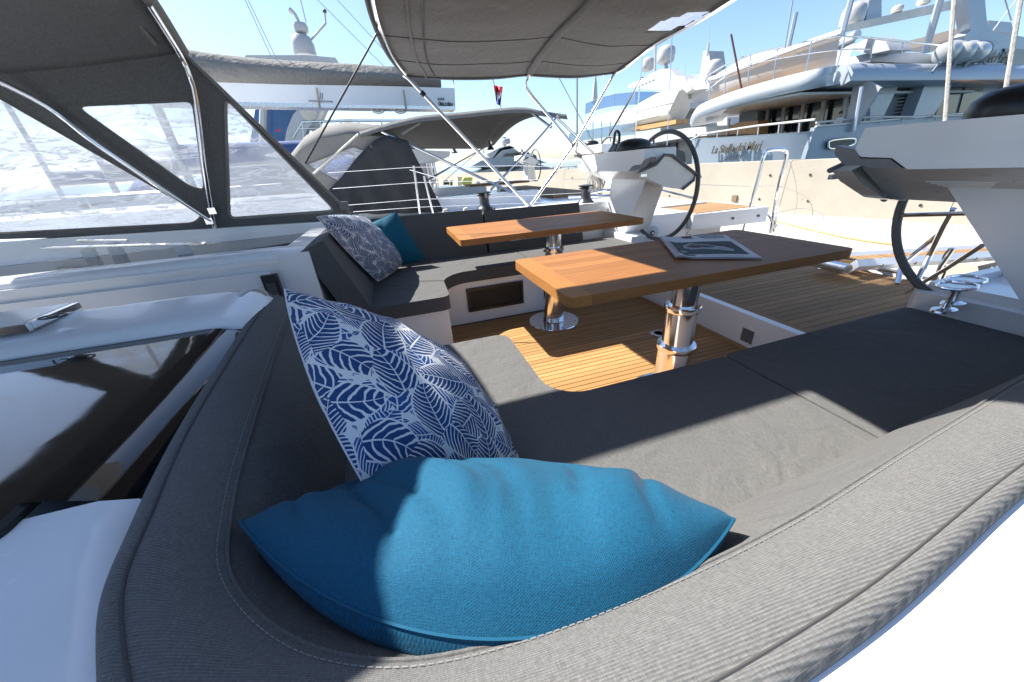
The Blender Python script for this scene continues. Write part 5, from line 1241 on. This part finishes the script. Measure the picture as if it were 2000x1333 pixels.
# side wall of the main deck with windows
SL('side_wall', ((1700, 166), (2010, 165), (2010, 235), (1760, 255), (1700, 260)), sy, SHIPS, y=16.0, d=0.2, bevel=0)
for q in (((1848, 170), (1880, 169), (1860, 236), (1822, 240)), ((1886, 169), (1922, 168), (1908, 230), (1868, 235)), ((1955, 172), (1990, 171), (1975, 228), (1945, 230))):
    SL('window', q, sy, DGLASS, y=15.93, d=0.08, bevel=0)
SL('buttress', ((1806, 167), (1860, 166), (1812, 245), (1775, 250)), sy, SHIPS, y=15.0, d=0.6); SL('buttress', ((1712, 170), (1755, 168), (1720, 240), (1668, 262), (1650, 262)), sy, plain('ship_silver_gloss', (0.34, 0.385, 0.44), 0.3, coat=0.4), y=15.4, d=0.5)  # second buttress: same silver colour, slightly glossier coat
for i in range(10): SL('stair_tread', ((1770-i*1.6, 176+i*7), (1792-i*1.6, 175+i*7), (1791-i*1.6, 178+i*7), (1769-i*1.6, 179+i*7)), sy, SHIPW, y=15.7, d=0.6, bevel=0)
MB().tube([P(1937, 195, y=15.9) + V(0.28*math.cos(a), 0, 0.28*math.sin(a)) for a in [k*math.pi/10 for k in range(20)]], 0.03, 5, closed=True).build('emblem', INK, sy)
text('emblem_letter', 'S', INK, sy, 0.42, on_plane(P(1937, 200, y=15.9), V(1, 0, 0)), 0.01)
# name on the stern
nm_p = P(1433, 297, x=SX-0.56)
text('name_lettering', 'La Stella dei Mari', plain('letter_steel', (0.16, 0.15, 0.13), 0.3, 0.6), sy, 0.62, on_plane(nm_p, V(0, -1, 0.02)), 0.03, shear=0.35, xs=0.78, bold=0.006)
text('port_lettering', 'JERSEY', INK, sy, 0.32, on_plane(P(1431, 312, x=SX-0.56), V(0, -1, 0.02)), 0.01, xs=1.35)
# upper works
SL('upper_house', ((1700, 118), (1712, 100), (1800, 104), (1852, 112), (1852, 128), (1700, 120)), sy, SHIPS, y=15.6, d=5.0)
SL('sun_deck_house', ((1880, 132), (1884, 70), (1896, 60), (1890, 20), (1886, -20), (1922, -20), (1928, 45), (1940, 62), (2010, 74), (2010, 140)), sy, SHIPS, y=15.5, d=0.5, bevel=0.12)
SL('sun_deck_house', ((1930, 60), (1932, 40), (1975, 44), (1982, 66)), sy, SHIPS, y=16.5, d=4, bevel=0.1)
SL('wheelhouse_window', ((1962, 95), (2010, 97), (2010, 138), (1972, 136)), sy, DGLASS, y=15.42, d=0.09, bevel=0)
text('name_lettering', 'Stella dei Mari', bpy.data.materials['letter_steel'], sy, 0.72, on_plane(P(1934, 122, y=15.42), V(1, 0, 0.0)), 0.02, shear=0.35, xs=0.85)
# mast beam, dome, crane posts
MB().hexa([P(1640, 66, y=17), P(1895, 12, y=17), P(1895, 12, y=18), P(1640, 66, y=18), P(1640, 52, y=17), P(1895, -8, y=17), P(1895, -8, y=18), P(1640, 52, y=18)]).build('mast_beam', plain('ship_cream', (0.60, 0.57, 0.50), 0.4), sy, bevel=0.05)
dome(P(1666, 32, y=17.5), 0.52, 1.15, sy); dome(P(1753, 18, y=17.5), 0.25, 0.35, sy, name='radar_scanner'); dome(P(1805, 2, y=17.5), 0.3, 0.35, sy, name='radar_scanner')
SL('mast_leg', ((1690, 45), (1700, -10), (1722, -10), (1722, 40)), sy, SHIPS, y=17.2, d=0.6)
for a, b, r in (((1638, 90), (1668, -20), 0.13), ((1806, 105), (1842, -20), 0.16), ((1541, 90), (1555, 25), 0.09), ((1533, 95), (1550, -10), 0.03)):
    RT((a, b), sy, r, SHIPS, y=16.5, name='crane_post' if r > 0.1 else 'aerial')
for a, b in (((1985, 0), (1938, 62)), ((1925, -20), (1921, 14)), ((1960, -10), (1975, 40))): RT((a, b), sy, 0.03, SHIPW, y=16.0, name='aerial')
RT(((1428, 68), (1440, 130), (1450, 182)), sy, 0.055, plain('mahogany', (0.07, 0.022, 0.012), 0.4), x=20, name='flagstaff'); SL('flagstaff_base', ((1437, 192), (1440, 180), (1455, 179), (1455, 192)), sy, SHIPW, x=20, d=0.4)
# rails round the boat deck
top = ((1380, 165), (1382, 150), (1440, 116), (1540, 90), (1640, 72), (1730, 78), (1850, 90)); mid = ((1380, 178), (1440, 135), (1540, 112), (1640, 98), (1700, 97))
for pts, r in ((top, 0.04), (mid, 0.025)): MB().tube(spl([P(*q, x=20.3) if q[0] < 1660 else P(*q, y=SYN+0.2) for q in pts], 4), r, 6).build('deck_rail', STEEL, sy)
for a, b in (((1385, 195), (1388, 146)), ((1415, 186), (1418, 130)), ((1460, 172), (1466, 108)), ((1510, 160), (1519, 96)), ((1572, 150), (1585, 82)), ((1632, 142), (1650, 74)), ((1700, 115), (1705, 78)), ((1760, 105), (1765, 82))):
    RT((a, b), sy, 0.03, STEEL, x=20.3 if a[0] < 1660 else None, y=None if a[0] < 1660 else SYN+0.2, name='rail_post')
for a, b in (((1356, 288), (1360, 262)), ((1425, 232), (1420, 264)), ((1683, 170), (1668, 258))): RT((a, b), sy, 0.07, SHIPS, x=21.0, name='deck_post')
# tender on the boat deck
td = thing('ship_tender', 'white inflatable tender with grey tubes on the silver yacht stern deck', 'boat', P(1530, 160, x=22))
a, b = P(1402, 165, x=22), P(1652, 92, x=22); rows = []; tub = []
for k in range(15):
    t = k/14; c = lerp(a, b, t); w_ = 0.95*(math.sin(math.pi*(0.12+0.80*(1-t)**0.8))**0.6) if t > 0.05 else 0.72; up = 0.42*t*t*0.6
    hz = 0.95 + 0.35*t
    rows.append([c + V(-w_, 0, 0.25+up), c + V(-w_*0.98, 0, -0.2+up), c + V(-w_*0.6, 0, -hz*0.8+up), c + V(0, 0, -hz+up), c + V(w_*0.6, 0, -hz*0.8+up), c + V(w_*0.98, 0, -0.2+up), c + V(w_, 0, 0.25+up)])
    tub.append(c + V(-w_, 0, 0.22+up))
MB().grid(rows).build('hull', SHIPW, td, smooth=70)
MB().tube(tub, 0.20, 8).build('tube', plain('tube_white', (0.68, 0.70, 0.72), 0.5), td); MB().tube([p + V(-0.19, 0, -0.03) for p in tub], 0.05, 6).build('rubbing_strake', SHIPG, td)
MB().tube([V(2*22-p.x, p.y, p.z) for p in tub], 0.20, 8).build('tube', bpy.data.materials['tube_white'], td)
cvx = [(r[0]+r[6])/2 for r in rows]
MB().grid([[r[0]*1 + V(0.1, 0, 0.1), lerp(r[0], r[6], 0.5) + V(0, 0, 0.40 + 0.3*math.sin(math.pi*min(1, i/9))), r[6] + V(-0.1, 0, 0.1)] for i, r in enumerate(rows[:12])]).build('canvas_cover', SHIPW, td, smooth=60)
MB().hexa([P(1512, 125, x=22), P(1530, 120, x=22), P(1530, 120, x=22.6), P(1512, 125, x=22.6), P(1515, 112, x=22), P(1526, 108, x=22), P(1526, 108, x=22.6), P(1515, 112, x=22.6)]).build('outboard_cover', SHIPG, td, bevel=0.08)
jc = SL('jet_ski', ((1660, 98), (1675, 84), (1700, 72), (1730, 80), (1738, 98), (1700, 106)), None, SHIPW, x=24, d=1.6, bevel=0.25); tag(jc, 'covered white water toy on deck right of the tender', 'jet ski')
# life raft canisters
for i, px in enumerate((1857, 1889, 1912)):
    c0 = P(px - 14, 104, y=14.1 + 0.1*i); c1 = P(px + 14, 100, y=15.3 + 0.1*i)
    rf = thing('life_raft', 'white life raft canister on the silver yacht side, %s of three' % ('leftmost', 'middle', 'rightmost')[i], 'life raft', c0 - V(0, 0, 0.5), 'life rafts on the silver yacht')
    d_ = (c1-c0).normalized()
    MB().tube([c0, c0 + d_*0.06, c0 + d_*0.25, c1 - d_*0.25, c1 - d_*0.06, c1], [0.2, 0.36, 0.44, 0.44, 0.36, 0.2], 16).build('canister', SHIPW, rf)
    MB().tube([c0 + V(0, 0, -0.35), c0 + V(0.1, 0.2, -0.75)], 0.06, 6).build('cradle', SHIPS, rf); MB().tube([c1 + V(0, 0, -0.35), c1 + V(0.1, -0.2, -0.75)], 0.06, 6).build('cradle', SHIPS, rf)
    m_ = lerp(c0, c1, 0.5); MB().tube([m_ + 0.45*(V(0, 0, 1)*math.cos(t) + d_.cross(V(0, 0, 1))*math.sin(t)) for t in [k*math.pi/8 for k in range(16)]], 0.03, 5, closed=True).build('strap', SHIPG, rf)
# person on the silver yacht's aft deck
def person(loc, h, label, top_m, leg_m, facing=0.0):
    r = thing('person', label, 'person', loc); L = Vector(loc); s = h/1.75
    bmv = []; rad = []; ed = []
    J = {'pel': (0, 0, .95), 'chest': (0, 0, 1.28), 'neck': (0, 0, 1.48), 'lh': (0, .1, .9), 'rh': (0, -.1, .9), 'lk': (.03, .11, .5), 'rk': (-.03, -.11, .5), 'lf': (0, .12, .06), 'rf': (0, -.12, .06), 'ls': (0, .19, 1.42), 'rs': (0, -.19, 1.42), 'le': (.05, .25, 1.15), 're': (.05, -.25, 1.15), 'lw': (.2, .2, 1.02), 'rw': (.2, -.2, 1.02)}
    names = list(J); R_ = dict(pel=.15, chest=.16, neck=.06, lh=.1, rh=.1, lk=.065, rk=.065, lf=.05, rf=.05, ls=.065, rs=.065, le=.045, re=.045, lw=.035, rw=.035)
    E_ = (('pel', 'chest'), ('chest', 'neck'), ('pel', 'lh'), ('pel', 'rh'), ('lh', 'lk'), ('lk', 'lf'), ('rh', 'rk'), ('rk', 'rf'), ('chest', 'ls'), ('chest', 'rs'), ('ls', 'le'), ('le', 'lw'), ('rs', 're'), ('re', 'rw'))
    mrot = Matrix.Rotation(facing, 3, 'Z')
    me = bpy.data.meshes.new('body'); me.from_pydata([L + mrot @ (Vector(J[n])*s) for n in names], [(names.index(a), names.index(b)) for a, b in E_], [])
    o = bpy.data.objects.new('body', me); col.objects.link(o); sk = o.modifiers.new('skin', 'SKIN')
    for i, n in enumerate(names): me.skin_vertices[0].data[i].radius = (R_[n]*s, R_[n]*s)
    me.skin_vertices[0].data[0].use_root = True
    o.modifiers.new('sub', 'SUBSURF').levels = 1; me.materials.append(top_m); attach(o, r)
    hc = L + mrot @ (V(0.02, 0, 1.62)*s)
    skin = plain('skin', (0.45, 0.26, 0.18), 0.6) if 'skin' not in bpy.data.materials else bpy.data.materials['skin']
    MB().lathe([(0, -.125*s), (.05*s, -.11*s), (.075*s, -.05*s), (.08*s, .02*s), (.07*s, .08*s), (.04*s, .11*s), (0, .12*s)], hc, 14).build('head', skin, r)
    MB().lathe([(.082*s, .0), (.085*s, .03*s), (.075*s, .09*s), (.04*s, .12*s), (0, .13*s)], hc + V(0, 0, .005), 14).build('hair', plain('hair', (0.02, 0.015, 0.012), 0.6) if 'hair' not in bpy.data.materials else bpy.data.materials['hair'], r)
pq = P(1632, 258, x=22.0)
person((pq.x, pq.y, 0.8), 1.72, 'person in a white top standing on the silver yacht aft deck', plain('white_shirt', (0.65, 0.65, 0.66), 0.8), None, 2.6)

# ---- white yacht to its left ------------------------------------------------------
wy = thing('white_superyacht', 'large white superyacht with stacked decks moored left of the silver one', 'superyacht', (30, 30, -1.6))
WX = 23.0
SL('hull', ((1130, 322), (1290, 322), (1400, 330), (1400, 400), (1130, 400)), wy, SHIPW, x=WX+0.5, d=30)
SL('main_house', ((1160, 285), (1420, 255), (1420, 345), (1160, 345)), wy, SHIPW, x=WX+4, d=24, bevel=0.1)
SL('overhang', ((1112, 300), (1120, 294), (1180, 281), (1235, 268), (1290, 258), (1345, 250), (1420, 245), (1420, 262), (1340, 269), (1250, 284), (1150, 303), (1118, 304)), wy, SHIPW, x=WX, d=12, bevel=0.15)
for q in (((1285, 276), (1322, 268), (1316, 324), (1284, 318)), ((1190, 286), (1222, 282), (1222, 302), (1190, 303))): SL('window', q, wy, DGLASS, x=WX+3.8, d=0.25, bevel=0)
SL('wood_panel', ((1376, 268), (1420, 252), (1420, 278), (1370, 282)), wy, SHIPWOOD, x=WX+3.7, d=0.2, bevel=0)
for i in range(5): RT(((1264, 280+i*8), (1280, 278+i*8)), wy, 0.04, x=WX+3, name='ladder_rung')
for a in (1264, 1281): RT(((a, 272), (a, 318)), wy, 0.05, x=WX+3, name='ladder_side')
SL('upper_house', ((1290, 215), (1330, 175), (1380, 160), (1420, 150), (1420, 262), (1290, 262)), wy, SHIPW, x=WX+9, d=16, bevel=0.2)
SL('upper_overhang', ((1137, 236), (1150, 229), (1195, 218), (1290, 203), (1290, 214), (1240, 228), (1200, 240), (1150, 241)), wy, SHIPW, x=WX+3, d=10, bevel=0.12)
BG = NT('tinted_glass')
gt = BG.n('BsdfTransparent'); gt.inputs[0].default_value = (0.42, 0.55, 0.72, 1); gg = BG.n('BsdfGlossy'); gg.inputs['Roughness'].default_value = 0.05; gm = BG.n('MixShader'); gm.inputs[0].default_value = 0.18
BG.t.links.new(gt.outputs[0], gm.inputs[1]); BG.t.links.new(gg.outputs[0], gm.inputs[2]); BG.t.links.new(gm.outputs[0], BG.out.inputs[0]); BG = BG.m
pts = [P(1144, 203, x=WX+3.5), P(1170, 192, x=WX+3.2), P(1200, 184, x=WX+3.2), P(1240, 180, x=WX+4), P(1290, 180, x=WX+7), P(1320, 180, x=WX+9)]
for i in range(len(pts)-1):
    MB().hexa([pts[i]+V(0, 0, -1.15), pts[i+1]+V(0, 0, -1.15), pts[i+1]+V(0.06, 0, -1.15), pts[i]+V(0.06, 0, -1.15), pts[i], pts[i+1], pts[i+1]+V(0.06, 0, 0), pts[i]+V(0.06, 0, 0)]).build('glass_panel', BG, wy, smooth=0)
    MB().tube([pts[i], pts[i+1]], 0.04, 6).build('rail', STEEL, wy); MB().tube([pts[i], pts[i]+V(0, 0, -1.2)], 0.035, 6).build('rail_post', STEEL, wy)
pts = [P(1112, 262, x=WX+0.6), P(1150, 254, x=WX+0.5), P(1190, 247, x=WX+0.5), P(1240, 240, x=WX+0.6)]
for i in range(len(pts)-1):
    MB().hexa([pts[i]+V(0, 0, -1.0), pts[i+1]+V(0, 0, -1.0), pts[i+1]+V(0.06, 0, -1.0), pts[i]+V(0.06, 0, -1.0), pts[i], pts[i+1], pts[i+1]+V(0.06, 0, 0), pts[i]+V(0.06, 0, 0)]).build('glass_panel', BG, wy, smooth=0)
    MB().tube([pts[i], pts[i+1]], 0.04, 6).build('rail', STEEL, wy); MB().tube([pts[i], pts[i]+V(0, 0, -1.1)], 0.035, 6).build('rail_post', STEEL, wy)
for px in (1158, 1175, 1192): RT(((px, 300-(px-1158)*0.3), (px, 236)), wy, 0.08, STEEL, x=WX+3, name='deck_post')
SL('hardtop', ((1225, 172), (1229, 165), (1275, 146), (1320, 148), (1362, 158), (1395, 160), (1395, 172), (1340, 178), (1318, 182), (1290, 176)), wy, SHIPW, x=WX+8, d=6, bevel=0.12)
for i in range(6): SL('hardtop_slat', ((1232+i*7, 166-i*3), (1236+i*7, 164-i*3), (1242+i*7, 170-i*3), (1238+i*7, 172-i*3)), wy, SHIPB, x=WX+7.9, d=0.3, bevel=0)
SL('arch', ((1316, 150), (1336, 150), (1350, 175), (1338, 184), (1326, 181)), wy, SHIPW, x=WX+7.6, d=1.5); SL('arch', ((1262, 148), (1290, 136), (1308, 134), (1322, 150)), wy, SHIPW, x=WX+8.45, d=1)
SL('arch', ((1362, 176), (1374, 100), (1384, 100), (1395, 176)), wy, SHIPW, x=WX+12, d=2)
dome(P(1265, 126, x=WX+9), 0.75, 1.4, wy); dome(P(1301, 107, x=WX+9), 0.95, 1.75, wy); dome(P(1395, 132, x=WX+12), 0.8, 1.4, wy); RT(((1300, 125), (1304, 148)), wy, 0.2, x=WX+9, name='dome_stalk')
for a, b, r in (((1279, 140), (1280, 82), 0.14), ((1381, 110), (1384, 85), 0.12), ((1383, 95), (1386, 40), 0.03), ((1338, 155), (1339, 120), 0.03)): RT((a, b), wy, r, x=WX+9, name='mast')
SL('air_vent', ((1318, 178), (1342, 178), (1342, 194), (1318, 194)), wy, SHIPW, x=WX+8.5, d=1)
for i in range(4): SL('vent_slot', ((1320+i*5.5, 180), (1323+i*5.5, 180), (1323+i*5.5, 192), (1320+i*5.5, 192)), wy, SHIPG, x=WX+8.4, d=0.09, bevel=0)
bt = thing('covered_tender', 'tender under a cream cover on the white yacht aft deck', 'boat', P(1280, 250, x=WX+1))
a, b = P(1222, 240, x=WX+2), P(1328, 214, x=WX+2); rows = []
for k in range(11):
    t = k/10; c = lerp(a, b, t); w_ = 1.3*(0.35+0.65*math.sin(math.pi*min(1, 0.1+t*0.62))); hz = 0.65 + 1.25*math.sin(math.pi*(0.08+0.62*t))**1.2
    rows.append([c + V(-w_, 0, -0.25), c + V(-w_*0.9, 0, 0.12), c + V(-w_*0.35, 0, hz*0.8), c + V(0, 0, hz*0.9), c + V(w_*0.5, 0, hz*0.7), c + V(w_, 0, 0.1), c + V(w_*0.5, 0, -0.9), c + V(-w_*0.5, 0, -0.9)])
m_ = MB().grid(rows, closed_v=True); m_.add(rows[0], [list(range(8))]); m_.add(rows[-1], [list(range(8))]); m_.build('cover', SHIPB, bt, smooth=60)
MB().tube([lerp(r[1], r[2], 0.3) + V(-0.05, 0, 0) for r in rows], 0.03, 5).build('cover_rope', SHIPG, bt)
SL('cradle', ((1230, 250), (1320, 234), (1320, 242), (1232, 258)), bt, SHIPWOOD, x=WX+1, d=1.2)
um = thing('closed_parasol', 'closed white parasol on the white yacht upper deck', 'parasol', P(1161, 206, x=WX+5))
c0, c1 = P(1161, 204, x=WX+5), P(1161, 148, x=WX+5)
MB().lathe([(0.12, 0), (0.42, 0.25), (0.36, 1.0), (0.22, (c1.z-c0.z)*0.75), (0.08, c1.z-c0.z), (0, c1.z-c0.z+0.05)], c0, 10).build('canopy', SHIPW, um, smooth=30); MB().tube([c0 - V(0, 0, 1.2), c0 + V(0, 0, 0.2)], 0.05, 6).build('pole', STEEL, um)
RT(((1163, 150), (1163, 146), (1179, 147), (1179, 205)), um, 0.04, STEEL, x=WX+5, name='arm')
# ---- white motor yacht further off ----------------------------------------------
mo = thing('motor_yacht', 'distant white motor yacht with dark windows beyond the wall', 'motor yacht', P(1010, 345, y=40))
MY = 40
SL('hull', ((905, 372), (915, 352), (960, 348), (1050, 345), (1130, 338), (1175, 335), (1120, 372)), mo, SHIPW, y=MY, d=6, bevel=0.3)
SL('main_house', ((918, 352), (930, 338), (975, 324), (1020, 318), (1055, 322), (1110, 338), (1050, 346)), mo, SHIPW, y=MY+0.6, d=5, bevel=0.3)
SL('window', ((968, 334), (980, 326), (1010, 322), (1018, 328), (1000, 334)), mo, DGLASS, y=MY+0.5, d=0.2, bevel=0); SL('window', ((1030, 318), (1052, 314), (1070, 318), (1045, 320)), mo, DGLASS, y=MY+0.5, d=0.2, bevel=0)
SL('fly_deck', ((920, 325), (940, 314), (990, 306), (1040, 308), (1068, 318), (1040, 322), (960, 328)), mo, SHIPW, y=MY+0.3, d=5.4, bevel=0.2)
SL('fly_house', ((962, 310), (975, 292), (995, 284), (1012, 296), (1018, 306)), mo, SHIPW, y=MY+1, d=4, bevel=0.3); SL('window', ((984, 307), (986, 301), (1018, 297), (1026, 305)), mo, DGLASS, y=MY+0.8, d=0.15, bevel=0)
SL('arch', ((950, 302), (978, 288), (1000, 286), (1006, 289), (980, 294), (962, 312)), mo, SHIPW, y=MY+1, d=3); RT(((985, 290), (984, 268)), mo, 0.25, y=MY+2, name='mast'); dome(P(988, 276, y=MY+2), 0.5, 0.6, mo)
for px in (1080, 1095, 1110, 1125): RT(((px, 340), (px, 326)), mo, 0.05, STEEL, y=MY, name='rail_post')
RT(((1070, 330), (1130, 325)), mo, 0.05, STEEL, y=MY, name='rail')
# ---- yacht beyond the neighbour: white roof, radar tower, fin and fly bridge ------
ly = thing('fly_bridge_yacht', 'large white yacht behind the neighbouring boom, with radar tower and fins', 'motor yacht', P(640, 330, y=17))
LY = 17
SL('roof', ((470, 124), (480, 108), (600, 108), (655, 113), (664, 126), (560, 126)), ly, SHIPW, y=LY, d=5, bevel=0.15)
SL('fin', ((556, 276), (560, 254), (572, 225), (590, 205), (632, 205), (622, 230), (600, 252), (592, 276)), ly, SHIPW, y=LY, d=0.6, bevel=0.12); SL('fin', ((600, 252), (622, 205), (634, 205), (612, 255)), ly, plain('ship_cream2', (0.62, 0.60, 0.55), 0.4), y=LY+0.7, d=1.2)
MB().lathe([(0, -.02), (.28, -.02), (.28, .02), (0, .02)], P(602, 219, y=LY-0.02), 20, Matrix.Rotation(math.radians(90), 3, 'X')).build('speaker_grille', SHIPB, ly)
SL('hull', ((380, 420), (440, 300), (560, 276), (790, 270), (830, 290), (860, 420)), ly, SHIPW, y=LY+0.2, d=6, bevel=0.3)
SL('coaming', ((575, 278), (580, 268), (700, 262), (790, 262), (790, 278)), ly, plain('ship_dark_grey', (0.16, 0.16, 0.165), 0.5), y=LY+0.1, d=4)  # coaming in plain dark grey below the fly bridge rail
RT(((572, 270), (590, 239), (680, 236), (790, 236)), ly, 0.045, STEEL, y=LY, name='top_rail'); RT(((580, 252), (690, 249), (790, 249)), ly, 0.025, STEEL, y=LY, name='rail')
for px in (590, 625, 665, 700, 745, 785): RT(((px+3, 270), (px, 237)), ly, 0.035, STEEL, y=LY, name='rail_post')
MB().lathe([(.40, 0), (.42, .06), (.41, .35), (.33, .58), (.18, .68), (0, .70)], P(597, 110, y=LY+2), 20).build('radar_dome', SHIPW, ly)
RT(((597, 78), (590, 66)), ly, 0.13, y=LY+2, name='stalk'); MB().lathe([(.16, 0), (.25, .04), (.27, .2), (.23, .3), (0, .33)], P(590, 66, y=LY+2), 16).build('scanner_base', SHIPW, ly)
MB().tube([P(586, 48, y=LY+2), P(576, 28, y=LY+2), P(566, 20, y=LY+2)], [0.09, 0.10, 0.16], 8, sq=0.6).build('scanner_arm', SHIPW, ly)
RT(((608, 78), (636, 46), (634, 24)), ly, 0.04, SHIPW, y=LY+2, name='camera_arm'); dome(P(634, 22, y=LY+2), 0.07, 0.12, ly, DKGREY, 'camera_head')
RT(((598, 45), (582, -20)), ly, 0.02, y=LY+2, name='aerial')
bp_ = SL('blue_hull', ((488, 282), (498, 215), (520, 210), (582, 210), (570, 240), (556, 282)), None, plain('ship_blue', (0.035, 0.11, 0.27), 0.35, vary=0.3, scale=1.2, coat=0.3), y=LY+3, d=3, bevel=0.2)
tag(bp_, 'deep blue yacht side seen between the neighbouring boom and spray hood', 'yacht')
wires('white_mast', 'short white mast with spreader against the blue yacht side', [P(512, 285, y=LY+2.5), P(514, 205, y=LY+2.5)], 0.13, SHIPW, 'mast')
rb = SL('red_pennant', ((536, 256), (548, 252), (547, 257)), None, bpy.data.materials['flag_red'], y=LY+2.4, d=0.02, bevel=0); tag(rb, 'tiny red pennant against the blue yacht side', 'pennant')
ny2 = thing('catamaran_roof', 'white hardtop on slim posts right of the neighbouring spray hood', 'hardtop', P(830, 372, y=13))
SL('roof', ((782, 312), (800, 292), (880, 296), (878, 306), (850, 318), (782, 322)), ny2, SHIPW, y=13, d=3, bevel=0.1)
for a, b in (((832, 318), (842, 372)), ((846, 316), (856, 372)), ((838, 318), (848, 350))): RT((a, b), ny2, 0.05, STEEL, y=13, name='post')
SL('deck', ((800, 400), (806, 372), (900, 366), (905, 400)), ny2, SHIPW, y=13, d=3, bevel=0.1)
# small things along the far quay
rnd = random.Random(5)
for i, (px, py, w_, h_, mt, nm, lab) in enumerate(((845, 356, 10, 7, SHIPG, 'deck_box', 'grey box on the distant quay, leftmost'), (872, 362, 7, 14, BLACK, 'bush', 'dark potted bush on the distant quay, left of the console'), (882, 358, 4, 9, BLACK, 'bollard', 'dark bollard on the distant quay beside the potted bush'), (898, 358, 9, 22, SHIPB, 'pallet', 'tan upright pallet against the distant wall'), (934, 362, 7, 13, SHIPG, 'power_pedestal', 'grey service pedestal on the distant quay'))):
    r = thing(nm, lab, nm.replace('_', ' '), P(px, py+h_/2, y=22))
    if nm == 'bush':
        for k in range(26):
            c = P(px + rnd.uniform(-w_/2, w_/2), py + rnd.uniform(-h_/2, h_/2), y=22 + rnd.uniform(-.2, .2)); MB().lathe([(0, -.1), (.09, -.03), (.08, .05), (0, .1)], c, 6).build('leaf_clump', plain('leaf', (0.02, 0.035, 0.015), 0.7) if 'leaf' not in bpy.data.materials else bpy.data.materials['leaf'], r)
    else:
        SL('body', ((px-w_/2, py+h_/2), (px-w_/2, py-h_/2), (px+w_/2, py-h_/2), (px+w_/2, py+h_/2)), r, mt, y=22, d=0.25, bevel=0.03); SL('cap', ((px-w_/2-.5, py-h_/2), (px-w_/2-.5, py-h_/2-1), (px+w_/2+.5, py-h_/2-1), (px+w_/2+.5, py-h_/2)), r, SHIPW, y=21.97, d=0.3, bevel=0)
yr = thing('yellow_rope', 'yellow-green rope bundle hanging near the distant quay', 'rope', P(915, 378, y=12))
ym = plain('yellow_rope', (0.42, 0.45, 0.10), 0.8)
for k in range(4): MB().tube(spl([P(908 + k*4, 347, y=12), P(904 + k*5, 356, y=12), P(912 + k*1.5, 364, y=12), P(915, 377, y=12)], 5), 0.05, 5).build('strand', ym, yr)

# ---- more yachts moored further along, seen through the hood windows --------------
def moored(y0, x0, label, hullm, trim, group='yachts moored further along'):
    r = thing('moored_yacht', label, 'yacht', (x0-5, y0, -1.6), group)
    rows = []
    for x, wf in ((3, 0.9), (0, 1.0), (-4, 0.98), (-8, 0.6), (-11, 0.05)):
        rows.append([V(x0+x, y0 + yy*wf, zz + (0.25 if x < -6 else 0)*(zz > 0)) for yy, zz in ((-2.1, 0.45), (-2.0, -0.8), (-1.0, -1.8), (1.0, -1.8), (2.0, -0.8), (2.1, 0.45))])
    MB().grid(rows).build('hull', hullm, r, smooth=50)
    MB().prism([V(x0+3, y0-1.8, 0.42), V(x0-4, y0-2.0, 0.42), V(x0-8, y0-1.2, 0.55), V(x0-11, y0, 0.62), V(x0-8, y0+1.2, 0.55), V(x0-4, y0+2.0, 0.42), V(x0+3, y0+1.8, 0.42)], (0, 0, 0.06)).build('deck', SHIPW, r)
    MB().hexa([V(x0-7, y0-0.9, 0.5), V(x0, y0-1.4, 0.45), V(x0, y0+1.4, 0.45), V(x0-7, y0+0.9, 0.5), V(x0-6, y0-0.6, 0.85), V(x0-0.3, y0-1.1, 1.05), V(x0-0.3, y0+1.1, 1.05), V(x0-6, y0+0.6, 0.85)]).build('coachroof', SHIPW, r, bevel=0.08, seg=3)
    for k in range(3): MB().box(x0-4.6+k*1.4, x0-3.6+k*1.4, y0-1.33, y0-1.0, 0.62+k*0.03, 0.78+k*0.04).build('window', DGLASS, r, bevel=0.02)
    MB().tube([V(x0-4, y0, 0.8), V(x0-4.2, y0, 16)], 0.11, 8).build('mast', SHIPW, r)
    MB().tube([V(x0-3.9, y0, 1.9), V(x0+1.0, y0, 1.95)], [0.30, 0.20], 10).build('sail_cover', trim, r); MB().tube([V(x0-3.9, y0, 1.65), V(x0+1.2, y0, 1.7)], 0.11, 8).build('boom', SHIPW, r)
    MB().grid([[V(x0-0.4+dx, y0+1.3*math.cos(a), 0.95+h*math.sin(a)) for a in [math.pi*k/10 for k in range(11)]] for dx, h in ((-0.5, 0.1), (0.0, 0.75), (1.0, 0.8))]).build('spray_hood', trim, r, smooth=60)
    for k in range(7):
        xx = x0+2.5-k*1.6; w_ = 1.95 if xx > x0-5 else 1.95 - (x0-5-xx)*0.3
        MB().tube([V(xx, y0-w_, 0.45), V(xx, y0-w_, 1.05)], 0.02, 5).build('stanchion', STEEL, r)
    MB().tube([V(x0+2.5, y0-1.95, 1.05), V(x0-5, y0-1.95, 1.05), V(x0-7.5, y0-1.25, 1.1)], 0.012, 5).build('guard_wire', STEEL, r)
TB = plain('blue_canvas', (0.03, 0.07, 0.20), 0.8, vary=0.15); TG = plain('grey_canvas', (0.16, 0.17, 0.19), 0.8, vary=0.15)
for i, (y0, x0, lab, hm, tr_) in enumerate(((13.6, -1.5, 'white yacht with blue sail cover seen through the spray hood window, nearest', SHIPW, TB), (19.5, -6.5, 'navy-hulled yacht with grey cover seen through the spray hood window', plain('navy_hull', (0.02, 0.04, 0.10), 0.25), TG), (25.5, -12, 'white yacht with blue cover furthest off through the spray hood window', SHIPW, TB))): moored(y0, x0, lab, hm, tr_)
